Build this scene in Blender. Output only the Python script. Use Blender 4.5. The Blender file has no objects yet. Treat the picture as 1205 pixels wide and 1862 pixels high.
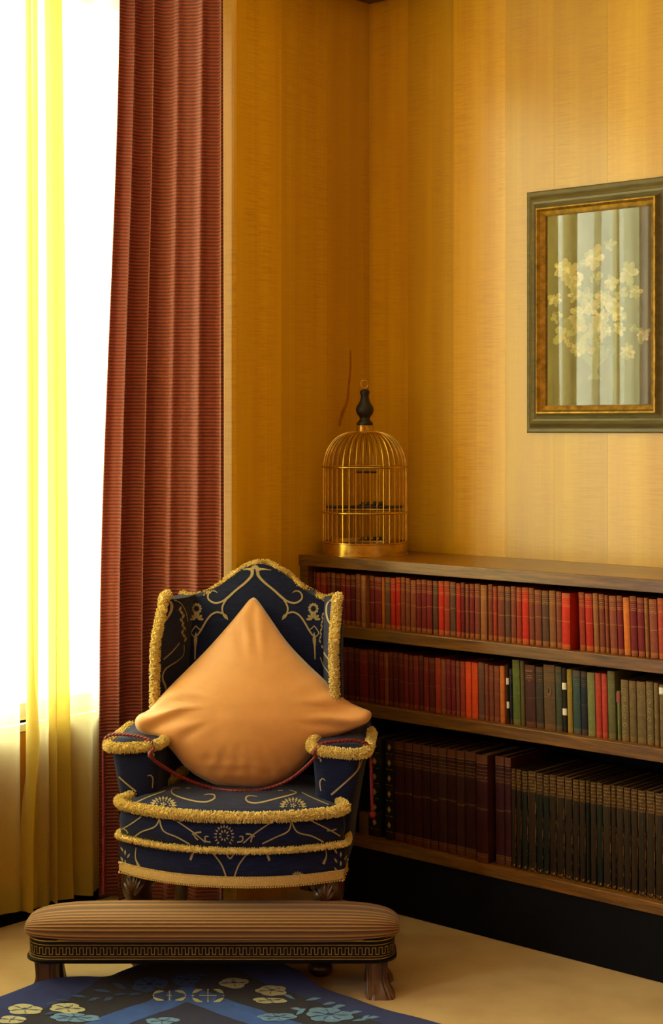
import bpy, bmesh, math, random
from mathutils import Vector, Matrix, noise
from mathutils.bvhtree import BVHTree
random.seed(7)
R = math.radians
S = bpy.context.scene
COL = S.collection

# ------------------------------------------------------------------ camera
FPX, CX, HY = 2900.0, 602.5, 780.0          # focal length and principal column / horizon row in photo pixels
TH = math.atan(3265.0 / FPX)                # angle between view axis and the bookcase wall
CAM = Vector((3.53, -4.17, 1.5))
FW = Vector((-math.cos(TH), math.sin(TH), 0))
RT = Vector((math.sin(TH), math.cos(TH), 0))
UP = Vector((0, 0, 1))
cd = bpy.data.cameras.new('camera')
cd.sensor_fit = 'AUTO'; cd.sensor_width = 36.0
cd.lens = FPX / 1862.0 * 36.0
cd.shift_y = (HY - 931.0) / 1862.0
cam = bpy.data.objects.new('camera', cd); COL.objects.link(cam)
cam.matrix_world = Matrix(((RT.x, 0, -FW.x, CAM.x), (RT.y, 0, -FW.y, CAM.y), (0, 1, 0, CAM.z), (0, 0, 0, 1)))
cd.clip_start = 0.05
S.camera = cam

# ------------------------------------------------------------------ daylight
S.view_settings.view_transform = 'Standard'
S.view_settings.look = 'None'
S.view_settings.gamma = 1.0
S.view_settings.use_curve_mapping = False
S.view_settings.exposure = 0.62
W = bpy.data.worlds.new('overcast_sky'); S.world = W
W.use_nodes = True
bg = W.node_tree.nodes['Background']
bg.inputs[0].default_value = (0.86, 0.97, 1.14, 1); bg.inputs[1].default_value = 9.0

def portal(name, loc, rot, sx, sy):         # sampled sky light openings: the bay window and one added for fill
    l = bpy.data.lights.new(name, 'AREA'); l.shape = 'RECTANGLE'; l.size = sx; l.size_y = sy
    l.cycles.is_portal = True
    o = bpy.data.objects.new(name, l); COL.objects.link(o); o.location = loc; o.rotation_euler = rot
    return o
portal('window_and_fill_portal', (-0.50, -1.62, 1.76), (0, R(-90), 0), 2.28, 1.96)
portal('window_and_fill_portal', (-0.13, -4.60, 1.76), (0, R(-90), 0), 2.28, 2.0)  # unseen opening down the left wall, added for key and fill light
try:
    S.cycles.max_bounces = 12; S.cycles.diffuse_bounces = 5; S.cycles.transparent_max_bounces = 16
    S.cycles.sample_clamp_indirect = 6.0
except Exception: pass

# ------------------------------------------------------------------ pixel helpers
def ray(px, py): return FW + RT * ((px - CX) / FPX) + UP * ((HY - py) / FPX)
def atd(px, py, d): return CAM + ray(px, py) * d
def onz(px, py, z): r = ray(px, py); return CAM + r * ((z - CAM.z) / r.z)
def ony(px, py, y): r = ray(px, py); return CAM + r * ((y - CAM.y) / r.y)
def onx(px, py, x): r = ray(px, py); return CAM + r * ((x - CAM.x) / r.x)

# ------------------------------------------------------------------ material helpers
def lin(c):
    f = lambda v: v / 12.92 if v <= .04045 else ((v + .055) / 1.055) ** 2.4
    return (f(c[0] / 255), f(c[1] / 255), f(c[2] / 255), 1)
class NT:
    def __init__(s, name):
        s.m = bpy.data.materials.new(name); s.m.use_nodes = True; s.t = s.m.node_tree
        s.b = s.t.nodes['Principled BSDF']; s.o = s.t.nodes['Material Output']
    def n(s, typ, **kw):
        x = s.t.nodes.new(typ)
        for k, v in kw.items():
            if k.startswith('i_'):
                key = k[2:]; key = int(key) if key.isdigit() else key.replace('_', ' ')
                if isinstance(v, bpy.types.NodeSocket): s.t.links.new(v, x.inputs[key])
                else: x.inputs[key].default_value = v
            else: setattr(x, k, v)
        return x
    def l(s, a, b): s.t.links.new(a, b)
    def math(s, op, a, b=0.0, c=None):
        x = s.t.nodes.new('ShaderNodeMath'); x.operation = op
        for i, v in enumerate((a, b, c)):
            if v is None: continue
            if isinstance(v, bpy.types.NodeSocket): s.t.links.new(v, x.inputs[i])
            else: x.inputs[i].default_value = v
        return x.outputs[0]
    def mix(s, f, a, b, blend='MIX'):
        x = s.t.nodes.new('ShaderNodeMix'); x.data_type = 'RGBA'; x.blend_type = blend
        for i, v in ((0, f), (6, a), (7, b)):
            if isinstance(v, bpy.types.NodeSocket): s.t.links.new(v, x.inputs[i])
            else: x.inputs[i].default_value = v
        return x.outputs[2]
    def noise(s, scale=5, detail=3, rough=.5, vec=None, xyz=(1, 1, 1), dist=0):
        c = s.coord(vec); mp = s.n('ShaderNodeMapping'); s.l(c, mp.inputs[0]); mp.inputs['Scale'].default_value = xyz
        x = s.n('ShaderNodeTexNoise', i_Scale=scale, i_Detail=detail, i_Roughness=rough, i_Distortion=dist); s.l(mp.outputs[0], x.inputs['Vector'])
        return x.outputs['Fac']
    def coord(s, which=None):
        if not hasattr(s, 'tc'): s.tc = s.n('ShaderNodeTexCoord')
        return s.tc.outputs[which or 'Object']
    def ramp(s, f, stops, interp='LINEAR'):
        x = s.n('ShaderNodeValToRGB'); s.l(f, x.inputs[0]); x.color_ramp.interpolation = interp
        e = x.color_ramp.elements
        while len(e) < len(stops): e.new(.5)
        for i, (p, c) in enumerate(stops): e[i].position = p; e[i].color = c if len(c) == 4 else lin(c)
        return x.outputs[0]
    def bump(s, h, strength=.3, dist=.01):
        x = s.n('ShaderNodeBump', i_Strength=strength, i_Distance=dist, i_Height=h); s.l(x.outputs[0], s.b.inputs['Normal']); return x
    def set(s, color=None, rough=None, metal=None, **kw):
        for key, v in (('Base Color', color), ('Roughness', rough), ('Metallic', metal)):
            if v is None: continue
            if isinstance(v, bpy.types.NodeSocket): s.l(v, s.b.inputs[key])
            else: s.b.inputs[key].default_value = v if key != 'Base Color' or len(v) == 4 else lin(v)
        for k, v in kw.items(): s.b.inputs[k.replace('_', ' ')].default_value = v
        return s.m
def simple(name, c, rough=.6, metal=0, var=.25, scale=40, bump=0, **kw):
    n = NT(name); f = n.noise(scale, 4, .6)
    base = lin(c); dk = tuple(v * (1 - var) for v in base[:3]) + (1,); lt = tuple(min(1, v * (1 + var)) for v in base[:3]) + (1,)
    n.set(n.ramp(f, [(.3, dk), (.7, lt)]), rough, metal, **kw)
    if bump: n.bump(f, bump, .004)
    return n.m
M = {}
def m_veneer():
    n = NT('satinwood_veneer')
    oi = n.n('ShaderNodeObjectInfo'); rnd = oi.outputs['Random']
    tc = n.coord('Object'); add = n.n('ShaderNodeVectorMath', operation='ADD'); n.l(tc, add.inputs[0])
    cmb = n.n('ShaderNodeCombineXYZ'); n.l(n.math('MULTIPLY', rnd, 13.0), cmb.inputs[0]); n.l(n.math('MULTIPLY', rnd, 7.0), cmb.inputs[2]); n.l(cmb.outputs[0], add.inputs[1])
    def ns(scale, xyz, det=4, r=.6, dist=0):
        mp = n.n('ShaderNodeMapping'); n.l(add.outputs[0], mp.inputs[0]); mp.inputs['Scale'].default_value = xyz
        t = n.n('ShaderNodeTexNoise', i_Scale=scale, i_Detail=det, i_Roughness=r, i_Distortion=dist); n.l(mp.outputs[0], t.inputs['Vector']); return t.outputs['Fac']
    streak = ns(1, (14, 14, .25)); fine = ns(1, (150, 150, 1.2), 2)
    fid = ns(1, (11, 11, 210), 3, .6, .25); fidm = ns(1, (9, 9, 1.3), 2); blot = ns(1, (5, 5, 1.1), 3)
    a = n.ramp(streak, [(.2, (198, 145, 4)), (.5, (212, 162, 6)), (.8, (226, 178, 12))])
    a = n.mix(n.math('MULTIPLY', n.ramp(fine, [(.35, (0, 0, 0)), (.7, (255, 255, 255))]), .06), a, lin((130, 84, 6)))
    fm = n.math('MULTIPLY', n.ramp(fid, [(.45, (0, 0, 0)), (.62, (255, 255, 255))]), n.ramp(fidm, [(.35, (20, 20, 20)), (.7, (190, 190, 190))]))
    a = n.mix(n.math('MULTIPLY', fm, .75), a, lin((168, 106, 6)))
    a = n.mix(n.math('MULTIPLY', n.ramp(blot, [(.5, (0, 0, 0)), (.75, (255, 255, 255))]), .35), a, lin((180, 114, 4)))
    hv = n.n('ShaderNodeHueSaturation', i_Color=a); n.l(n.math('MULTIPLY_ADD', rnd, .34, .80), hv.inputs['Value'])
    n.set(hv.outputs[0], n.math('MULTIPLY_ADD', fm, .10, .34), Coat_Weight=.9, Coat_Roughness=.2)
    n.bump(n.math('ADD', n.math('MULTIPLY', fm, .5), fine), .05, .002)
    return n.m
def m_wood(name, c1, c2, rough=.35, xyz=(3, 60, 60), coat=.3, diag=False):
    n = NT(name)
    mp = n.n('ShaderNodeMapping'); n.l(n.coord('Object'), mp.inputs[0]); mp.inputs['Scale'].default_value = xyz
    if diag: mp.inputs['Rotation'].default_value = (0, R(38), 0)
    t = n.n('ShaderNodeTexNoise', i_Scale=1.0, i_Detail=5, i_Roughness=.6, i_Distortion=.4); n.l(mp.outputs[0], t.inputs['Vector'])
    n.set(n.ramp(t.outputs['Fac'], [(.3, c1), (.7, c2)]), rough, Coat_Weight=coat, Coat_Roughness=.2)
    n.bump(t.outputs['Fac'], .08, .003); return n.m
def m_red_curtain():
    n = NT('ribbed_russet_cloth')
    sp = n.n('ShaderNodeSeparateXYZ'); n.l(n.coord('Object'), sp.inputs[0])
    ph = n.math('ADD', n.math('MULTIPLY', sp.outputs[2], 2 * math.pi / .0108), n.math('MULTIPLY', n.noise(6, 2), .8))
    w = n.math('MULTIPLY_ADD', n.math('SINE', ph), .5, .5)
    f = n.noise(220, 2)
    c = n.mix(w, lin((86, 24, 12)), lin((164, 66, 36)))
    c = n.mix(n.math('MULTIPLY', f, .3), c, lin((90, 22, 24)))
    n.set(c, .55, Sheen_Weight=.35, Sheen_Roughness=.4)
    n.bump(w, .9, .0035); return n.m
def m_sheer():
    n = NT('gold_silk_sheer')
    f = n.noise(60, 3, .6, xyz=(1, 1, 8)); c = n.ramp(f, [(.3, (184, 158, 40)), (.7, (210, 186, 60))])
    n.set(c, .45, Sheen_Weight=.2)
    tr = n.n('ShaderNodeBsdfTranslucent'); tr.inputs[0].default_value = lin((252, 236, 150))
    tp = n.n('ShaderNodeBsdfTransparent'); tp.inputs[0].default_value = lin((255, 248, 214))
    m1 = n.n('ShaderNodeMixShader'); m1.inputs[0].default_value = .55; n.l(n.b.outputs[0], m1.inputs[1]); n.l(tr.outputs[0], m1.inputs[2])
    m2 = n.n('ShaderNodeMixShader'); m2.inputs[0].default_value = .22; n.l(m1.outputs[0], m2.inputs[1]); n.l(tp.outputs[0], m2.inputs[2])
    n.l(m2.outputs[0], n.o.inputs[0])
    n.bump(f, .15, .003); return n.m
def m_chenille():
    n = NT('navy_chenille')
    f = n.noise(1, 4, .65, xyz=(30, 30, 420)); g = n.noise(9, 3)
    c = n.ramp(f, [(.3, (6, 10, 34)), (.55, (15, 25, 64)), (.78, (38, 52, 100))])
    c = n.mix(n.math('MULTIPLY', g, .35), c, lin((12, 26, 76)))
    n.set(c, .8, Specular_IOR_Level=.2, Sheen_Weight=.10, Sheen_Roughness=.45); n.bump(f, .35, .002); return n.m
def m_book():
    n = NT('book_cloth')
    oi = n.n('ShaderNodeObjectInfo'); sp = n.n('ShaderNodeSeparateXYZ'); n.l(n.coord('Generated'), sp.inputs[0]); z = sp.outputs[2]
    ob = n.n('ShaderNodeSeparateXYZ'); n.l(n.coord('Object'), ob.inputs[0])
    spine = n.math('LESS_THAN', ob.outputs[1], .006)
    grime = n.noise(70, 4, .65); fine = n.noise(600, 2); big = n.noise(14, 3)
    hv = n.n('ShaderNodeHueSaturation', i_Color=oi.outputs['Color'])
    n.l(n.math('MULTIPLY_ADD', grime, .9, .55), hv.inputs['Value'])
    c = n.mix(n.math('MULTIPLY', n.ramp(big, [(.45, (0, 0, 0)), (.75, (255, 255, 255))]), .3), hv.outputs[0], lin((84, 58, 36)))
    # faded head and tail of the spine, gilt rules and lettering lines
    fade = n.math('MAXIMUM', n.math('GREATER_THAN', z, .925), n.math('LESS_THAN', z, .085))
    al = oi.outputs['Alpha']
    c = n.mix(n.math('MULTIPLY', n.math('MULTIPLY', fade, spine), n.math('MULTIPLY', al, .45)), c, lin((170, 104, 44)))
    def rule(p, w): return n.math('LESS_THAN', n.math('ABSOLUTE', n.math('SUBTRACT', z, p)), w)
    rules = rule(.925, .004)
    for p, w in ((.90, .003), (.085, .004), (.06, .003), (.86, .004), (.83, .003)): rules = n.math('MAXIMUM', rules, rule(p, w))
    dash = n.math('GREATER_THAN', n.noise(420, 1), .47)
    rnd = oi.outputs['Random']
    ttl = n.math('MAXIMUM', n.math('MULTIPLY', rule(.795, .010), 1), rule(.765, .007))
    mid = n.math('LESS_THAN', n.math('ABSOLUTE', n.math('SUBTRACT', z, n.math('MULTIPLY_ADD', rnd, .05, .47))), .008)
    letters = n.math('MULTIPLY', n.math('MAXIMUM', ttl, mid), dash)
    g = n.math('MULTIPLY', n.math('MULTIPLY', n.math('MAXIMUM', rules, letters), spine), n.math('MULTIPLY', al, n.math('MULTIPLY_ADD', grime, 1.0, .1)))
    c = n.mix(n.math('MULTIPLY', g, .75), c, lin((196, 142, 66)))
    n.set(c, .66, Specular_IOR_Level=.22); n.bump(fine, .25, .0015); return n.m
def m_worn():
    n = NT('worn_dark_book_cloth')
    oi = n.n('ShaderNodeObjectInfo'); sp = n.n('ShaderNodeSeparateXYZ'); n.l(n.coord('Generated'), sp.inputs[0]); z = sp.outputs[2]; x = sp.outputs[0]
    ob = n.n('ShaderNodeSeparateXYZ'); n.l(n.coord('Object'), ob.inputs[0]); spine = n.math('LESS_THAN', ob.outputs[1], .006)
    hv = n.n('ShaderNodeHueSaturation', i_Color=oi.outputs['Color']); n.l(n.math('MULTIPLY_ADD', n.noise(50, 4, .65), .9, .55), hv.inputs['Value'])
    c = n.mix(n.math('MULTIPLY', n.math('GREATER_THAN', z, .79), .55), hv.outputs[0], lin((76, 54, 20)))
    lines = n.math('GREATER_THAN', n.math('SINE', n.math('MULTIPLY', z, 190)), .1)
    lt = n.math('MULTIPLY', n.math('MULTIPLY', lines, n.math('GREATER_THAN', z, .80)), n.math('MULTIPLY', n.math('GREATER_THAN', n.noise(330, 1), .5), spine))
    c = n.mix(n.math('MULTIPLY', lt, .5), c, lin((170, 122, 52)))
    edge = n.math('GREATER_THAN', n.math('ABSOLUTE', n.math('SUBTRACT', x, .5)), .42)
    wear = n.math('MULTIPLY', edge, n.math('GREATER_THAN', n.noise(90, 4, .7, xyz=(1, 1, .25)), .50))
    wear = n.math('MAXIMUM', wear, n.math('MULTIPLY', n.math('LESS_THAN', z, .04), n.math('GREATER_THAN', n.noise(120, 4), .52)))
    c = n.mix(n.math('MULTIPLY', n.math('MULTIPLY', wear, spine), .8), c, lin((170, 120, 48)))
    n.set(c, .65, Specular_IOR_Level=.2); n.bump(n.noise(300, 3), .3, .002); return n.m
def m_rug(xe, ye):
    n = NT('blue_wool_pile')
    g = n.n('ShaderNodeNewGeometry'); sp = n.n('ShaderNodeSeparateXYZ'); n.l(g.outputs['Position'], sp.inputs[0])
    wob = n.math('MULTIPLY_ADD', n.noise(9, 2), .03, -.015)
    ins = n.math('ADD', n.math('MINIMUM', n.math('SUBTRACT', ye, sp.outputs[1]), n.math('SUBTRACT', sp.outputs[0], xe)), wob)
    c = n.ramp(n.math('ADD', ins, .1), [(0, (18, 38, 104)), (.182, (9, 11, 38)), (.322, (32, 76, 158)), (.405, (9, 16, 62))], 'CONSTANT')
    f = n.noise(900, 2); h = n.noise(30, 3)
    hv = n.n('ShaderNodeHueSaturation', i_Color=c); n.l(n.math('MULTIPLY_ADD', h, .8, .6), hv.inputs['Value'])
    n.set(hv.outputs[0], .9, Sheen_Weight=.08); n.bump(f, .5, .004); return n.m
def m_carpet():
    n = NT('beige_carpet'); f = n.noise(700, 3); g = n.noise(6, 4)
    c = n.ramp(g, [(.3, (190, 160, 112)), (.7, (208, 180, 130))]); c = n.mix(n.math('MULTIPLY', f, .25), c, lin((150, 112, 62)))
    n.set(c, .95); n.bump(f, .5, .004); return n.m
def m_glass():
    n = NT('picture_glass'); g = n.n('ShaderNodeBsdfGlossy'); g.inputs['Roughness'].default_value = .02
    t = n.n('ShaderNodeBsdfTransparent'); fr = n.n('ShaderNodeFresnel', i_IOR=1.45)
    mx = n.n('ShaderNodeMixShader'); n.l(fr.outputs[0], mx.inputs[0]); n.l(t.outputs[0], mx.inputs[1]); n.l(g.outputs[0], mx.inputs[2]); n.l(mx.outputs[0], n.o.inputs[0]); return n.m
M['veneer'] = m_veneer()
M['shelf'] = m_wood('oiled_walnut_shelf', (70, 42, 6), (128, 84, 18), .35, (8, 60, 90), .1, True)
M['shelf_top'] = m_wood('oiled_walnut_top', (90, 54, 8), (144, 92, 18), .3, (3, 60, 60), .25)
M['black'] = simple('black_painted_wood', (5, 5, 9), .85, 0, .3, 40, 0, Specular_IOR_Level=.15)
M['darkwood'] = m_wood('dark_carved_mahogany', (38, 20, 10), (76, 44, 22), .32, (60, 60, 6), .4)
M['stoolwood'] = m_wood('dark_stool_wood', (62, 38, 20), (112, 74, 42), .34, (60, 60, 6), .3)
M['ebony'] = m_wood('ebonised_rail', (7, 4, 4), (17, 10, 8), .4, (6, 60, 60), 0)
M['ebony'].node_tree.nodes['Principled BSDF'].inputs['Specular IOR Level'].default_value = .2
M['redcurtain'] = m_red_curtain(); M['sheer'] = m_sheer(); M['chenille'] = m_chenille()
M['book'] = m_book(); M['worn'] = m_worn()
M['pages'] = simple('aged_paper', (120, 92, 56), .9, 0, .3, 300)
M['carpet'] = m_carpet(); M['glass'] = m_glass()
M['goldcloth'] = simple('gold_woven_thread', (164, 148, 108), .6, 0, .2, 300)
M['fringe'] = simple('gold_cut_fringe', (224, 200, 118), .8, 0, .3, 90, 0, Sheen_Weight=.3)
M['gimp'] = simple('gold_gimp_braid', (200, 170, 104), .7, 0, .25, 260, .3)
M['pillow'] = simple('apricot_cotton_satin', (214, 152, 84), .5, 0, .07, 12, 0, Sheen_Weight=.4)
M['rope'] = simple('crimson_twisted_cord', (112, 20, 26), .5, 0, .25, 300)
M['brass'] = simple('aged_brass', (206, 172, 84), .24, 1, .3, 26)
M['brasswire'] = simple('brass_wire', (216, 182, 96), .26, 1, .25, 60)
M['blackwood'] = simple('black_turned_wood', (18, 15, 20), .35, 0, .3, 60)
M['greymetal'] = simple('dull_grey_metal', (58, 54, 56), .45, .4, .3, 60)
M['gilt'] = simple('worn_gilt', (180, 144, 60), .35, .75, .45, 45, .2)
M['dullgilt'] = simple('dull_inlaid_gilt', (156, 124, 62), .45, .3, .3, 60)
M['framewood'] = m_wood('olive_painted_frame', (84, 78, 40), (116, 106, 60), .4, (8, 60, 60), .2)
M['canvas'] = simple('olive_brown_canvas', (92, 84, 46), .8, 0, .3, 6)
M['petal'] = simple('cream_paint', (204, 188, 122), .8, 0, .25, 30)
M['petal2'] = simple('pale_green_paint', (160, 158, 86), .8, 0, .25, 30)
M['petal3'] = simple('warm_ivory_paint', (176, 156, 96), .8, 0, .3, 40); M['petal4'] = simple('moss_paint', (120, 118, 62), .8, 0, .3, 40)
M['leafpaint'] = simple('dark_green_paint', (86, 88, 46), .8, 0, .3, 30)
M['white_sticker'] = simple('white_paper_sticker', (226, 216, 190), .7, 0, .08, 60)
M['gilt_flat'] = simple('faded_gilt_lettering', (186, 132, 78), .5, .2, .3, 200)
M['redlabel'] = simple('red_title_label', (130, 52, 34), .6, 0, .25, 200)
M['plaster'] = simple('cream_plaster', (226, 204, 156), .8, 0, .06, 8)
M['panelling'] = simple('amber_wood_panelling', (176, 118, 30), .4, 0, .12, 8)
M['stain'] = simple('dark_varnish_stain', (164, 100, 4), .35, 0, .2, 40)
M['cornice'] = m_wood('dark_cornice_wood', (56, 30, 14), (84, 48, 24), .4, (60, 4, 4))
M['rw1'] = simple('cream_wool', (166, 164, 128), .9, 0, .15, 120); M['rw2'] = simple('sky_blue_wool', (92, 128, 168), .9, 0, .2, 120); M['rw3'] = simple('slate_blue_wool', (46, 66, 110), .9, 0, .25, 120)
M['rw4'] = simple('deep_navy_wool', (14, 20, 54), .9, 0, .2, 120)
M['whitepaint'] = simple('white_window_paint', (222, 218, 206), .5, 0, .05)
def m_cord():
    n = NT('brown_corded_upholstery'); uv = n.n('ShaderNodeSeparateXYZ'); n.l(n.coord('UV'), uv.inputs[0])
    w = n.math('MULTIPLY_ADD', n.math('SINE', n.math('MULTIPLY', uv.outputs[1], 2 * math.pi)), .5, .5)
    c = n.mix(n.math('POWER', w, 3.0), lin((100, 66, 28)), lin((178, 130, 66))); f = n.noise(260, 3)
    c = n.mix(n.math('MULTIPLY', f, .35), c, lin((92, 58, 28))); n.set(c, .8, Sheen_Weight=.15); n.bump(f, .3, .002); return n.m
M['cord'] = m_cord()

# ------------------------------------------------------------------ object helpers
def link(name, me, mat, parent=None, **props):
    o = bpy.data.objects.new(name, me); COL.objects.link(o)
    if mat is not None and not me.materials:
        for mm in (mat if isinstance(mat, (list, tuple)) else [mat]): me.materials.append(M[mm] if isinstance(mm, str) else mm)
    if parent: o.parent = parent
    for k, v in props.items(): o[k] = v
    return o
class B:
    def __init__(s): s.v = []; s.f = []; s.mi = []; s.uv = None
    def add(s, vs, fs, mi=0):
        b = len(s.v); s.v += [tuple(v) for v in vs]; s.f += [tuple(i + b for i in f) for f in fs]; s.mi += [mi] * len(fs); return s
    def box(s, a, b, mi=0):
        x0, y0, z0 = a; x1, y1, z1 = b
        return s.add([(x0, y0, z0), (x1, y0, z0), (x1, y1, z0), (x0, y1, z0), (x0, y0, z1), (x1, y0, z1), (x1, y1, z1), (x0, y1, z1)],
                     [(0, 3, 2, 1), (4, 5, 6, 7), (0, 1, 5, 4), (1, 2, 6, 5), (2, 3, 7, 6), (3, 0, 4, 7)], mi)
    def rings(s, rs, closed=True, cap=True, mi=0):      # rs: list of rings (equal length)
        n = len(rs[0]); vs = [p for r in rs for p in r]; fs = []
        for i in range(len(rs) - 1):
            for j in range(n if closed else n - 1):
                k = (j + 1) % n; fs.append((i * n + j, i * n + k, (i + 1) * n + k, (i + 1) * n + j))
        if cap and closed: fs.append(tuple(range(n - 1, -1, -1))); fs.append(tuple((len(rs) - 1) * n + j for j in range(n)))
        return s.add(vs, fs, mi)
    def tube(s, pts, rad, n=8, cap=True, mi=0, closed=False):
        pts = [Vector(p) for p in pts]; rs = []; up = None
        for i, p in enumerate(pts):
            if closed: t = pts[(i + 1) % len(pts)] - pts[i - 1]
            else: t = pts[min(i + 1, len(pts) - 1)] - pts[max(i - 1, 0)]
            t.normalize()
            if up is None: up = Vector((0, 0, 1)) if abs(t.z) < .9 else Vector((1, 0, 0))
            a = t.cross(up)
            if a.length < 1e-5: a = t.cross(Vector((0, 1, 0)))
            a.normalize(); up = a.cross(t); r = rad(i / max(1, len(pts) - 1)) if callable(rad) else rad
            rs.append([p + a * math.cos(2 * math.pi * k / n) * r + up * math.sin(2 * math.pi * k / n) * r for k in range(n)])
        if closed: rs.append(rs[0])
        return s.rings(rs, True, cap and not closed, mi)
    def lathe(s, prof, n=32, c=(0, 0, 0), mi=0):
        return s.rings([[(c[0] + r * math.cos(2 * math.pi * k / n), c[1] + r * math.sin(2 * math.pi * k / n), c[2] + z) for k in range(n)] for r, z in prof], True, True, mi)
    def mesh(s, name, smooth=True, mats=None):
        me = bpy.data.meshes.new(name); me.from_pydata(s.v, [], s.f); me.validate(clean_customdata=False)
        if mats:
            for x in mats: me.materials.append(M[x])
            if len(me.polygons) == len(s.mi): me.polygons.foreach_set('material_index', s.mi)
        if smooth:
            bm = bmesh.new(); bm.from_mesh(me); bmesh.ops.recalc_face_normals(bm, faces=bm.faces)
            for f in bm.faces: f.smooth = True
            for e in bm.edges:
                if len(e.link_faces) == 2 and e.calc_face_angle(0) > R(48): e.smooth = False
            bm.to_mesh(me); bm.free()
        me.update(); return me
    def obj(s, name, mat=None, parent=None, smooth=True, mats=None, bevel=0, **props):
        o = link(name, s.mesh(name, smooth, mats), mat, parent, **props)
        if bevel:
            md = o.modifiers.new('bevel', 'BEVEL'); md.width = bevel; md.segments = 2; md.limit_method = 'ANGLE'
        return o
def empty(name, loc=(0, 0, 0), rz=0, **props):
    o = bpy.data.objects.new(name, None); COL.objects.link(o); o.location = loc; o.rotation_euler = (0, 0, rz); o.empty_display_size = .1
    for k, v in props.items(): o[k] = v
    return o
def spline(pts, n=8, closed=False):
    P = [Vector(p) for p in pts]; out = []; m = len(P)
    for i in range(m if closed else m - 1):
        g = lambda k: P[k % m] if closed else P[max(0, min(m - 1, k))]
        a, b, c, d = g(i - 1), g(i), g(i + 1), g(i + 2)
        for j in range(n):
            t = j / n
            out.append(.5 * ((2 * b) + (c - a) * t + (2 * a - 5 * b + 4 * c - d) * t * t + (3 * b - a - 3 * c + d) * t ** 3))
    if not closed: out.append(P[-1].copy())
    return out
def lerp(a, b, t): return a + (b - a) * t
def sstep(t): t = max(0, min(1, t)); return t * t * (3 - 2 * t)

# ================================================================== THE ROOM
STR = {'kind': 'structure'}
B().box((-.62, -7.3, -.1), (5.6, .2, 0)).obj('floor', 'carpet', None, False, **STR)
B().box((-.62, -7.3, 3.15), (5.6, .2, 3.25)).obj('ceiling', 'plaster', None, False, **STR)
# bookcase wall, faced with upright veneer strips that show as separate pieces
wr = B().box((-.12, .012, 0), (5.6, .14, 3.15)).obj('wall_right', 'plaster', None, False, **STR)
wb = B().box((-.12, -.632, 0), (-.012, .012, 3.15)).obj('wall_back', 'plaster', None, False, **STR)
def strip(parent, a, b, axis):
    t, g = .012, .0002; bb = B()
    if axis == 'x': bb.box((a + g, -.0, 0), (b - g, t, 3.1))
    else: bb.box((-t, a + g, 0), (0, b - g, 3.1))
    o = bb.obj('veneer_panel', 'veneer', parent, False)
xs = [0, .169, .36, .568, .752, .945, 1.135] + [1.135 + .19 * i for i in range(1, 23)]
for a, b in zip(xs, xs[1:]): strip(wr, a, b, 'x')
for a, b in zip([-.642, -.438, -.215, 0], [-.438, -.215, 0]): strip(wb, a, b, 'y')
# rounded wooden edge at the window side of that wall
tp = [(0.0, -.642), (-.003, -.650), (-.010, -.654), (-.12, -.654), (-.12, -.632), (-.0125, -.632), (-.0125, -.642)]
B().rings([[(x, y, z) for x, y in tp] for z in (0, 3.1)]).obj('trim_1', 'veneer', None, False, **STR)
st = B(); sp_ = spline([(637, 636, 2.5), (637, 670, 3.5), (634, 700, 4), (631, 730, 5), (622, 752, 7), (617, 775, 4)], 6)
for a_, b_ in zip(sp_, sp_[1:]):
    st.add([onx(a_.x - a_.z / 2, a_.y, .0004), onx(a_.x + a_.z / 2, a_.y, .0004), onx(b_.x + b_.z / 2, b_.y, .0004), onx(b_.x - b_.z / 2, b_.y, .0004)], [(0, 1, 2, 3)])
st.obj('water_stain', 'stain', wb, False)
# deep window bay
wl = B()
wl.box((-.62, -.62, 0), (-.12, -.56, 3.15)); wl.box((-.62, -2.82, 0), (0, -2.76, 3.15))            # bay cheeks
wl.box((-.55, -2.76, 0), (-.42, -.62, .60)); wl.box((-.55, -2.76, 2.92), (-.42, -.62, 3.15))       # below sill, above head
wl.box((-.55, -2.76, .60), (-.42, -2.62, 2.92))
wl.box((-.12, -3.6, 0), (0, -2.82, 3.15)); wl.box((-.12, -7.3, 0), (0, -5.6, 3.15)); wl.box((-.12, -5.6, 0), (0, -3.6, .62)); wl.box((-.12, -5.6, 2.92), (0, -3.6, 3.15))  # far stretch pierced by an invented opening that lets in fill light
wl.obj('wall_left', 'plaster', None, False, **STR)
B().box((0, -7.3, 0), (5.6, -7.15, 3.15)).obj('wall_front', 'panelling', None, False, **STR)
B().box((5.5, -7.3, 0), (5.62, .2, 3.15)).obj('wall_far', 'panelling', None, False, **STR)
B().box((-.418, -2.75, 0), (-.40, -.63, .10)).obj('baseboard_left', 'black', None, False, **STR)
w1 = B()
for y0, y1 in ((-2.62, -2.57), (-.665, -.625)): w1.box((-.52, y0, .60), (-.47, y1, 2.92))
for z0, z1 in ((.60, .65), (2.87, 2.92)): w1.box((-.52, -2.57, z0), (-.47, -.665, z1))
w1 = w1.obj('window_1', 'whitepaint', None, False, **STR)
B().box((-.51, -1.695, .65), (-.48, -1.665, 2.87)).obj('mullion', 'whitepaint', w1, False)
B().box((-.42, -2.62, .10), (-.405, -.63, .575)).obj('apron_panel', 'panelling', w1, False)
B().box((-.46, -2.62, .578), (-.40, -.74, .60)).obj('window_sill', 'whitepaint', w1, False)
# cornice at the ceiling line (just touches the top of the picture in the corner)
B().box((0, -.07, 2.955), (5.5, 0, 3.15)).box((0, -.654, 2.955), (.07, -.07, 3.15)).obj('trim_2', 'cornice', None, False, **STR)

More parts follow.
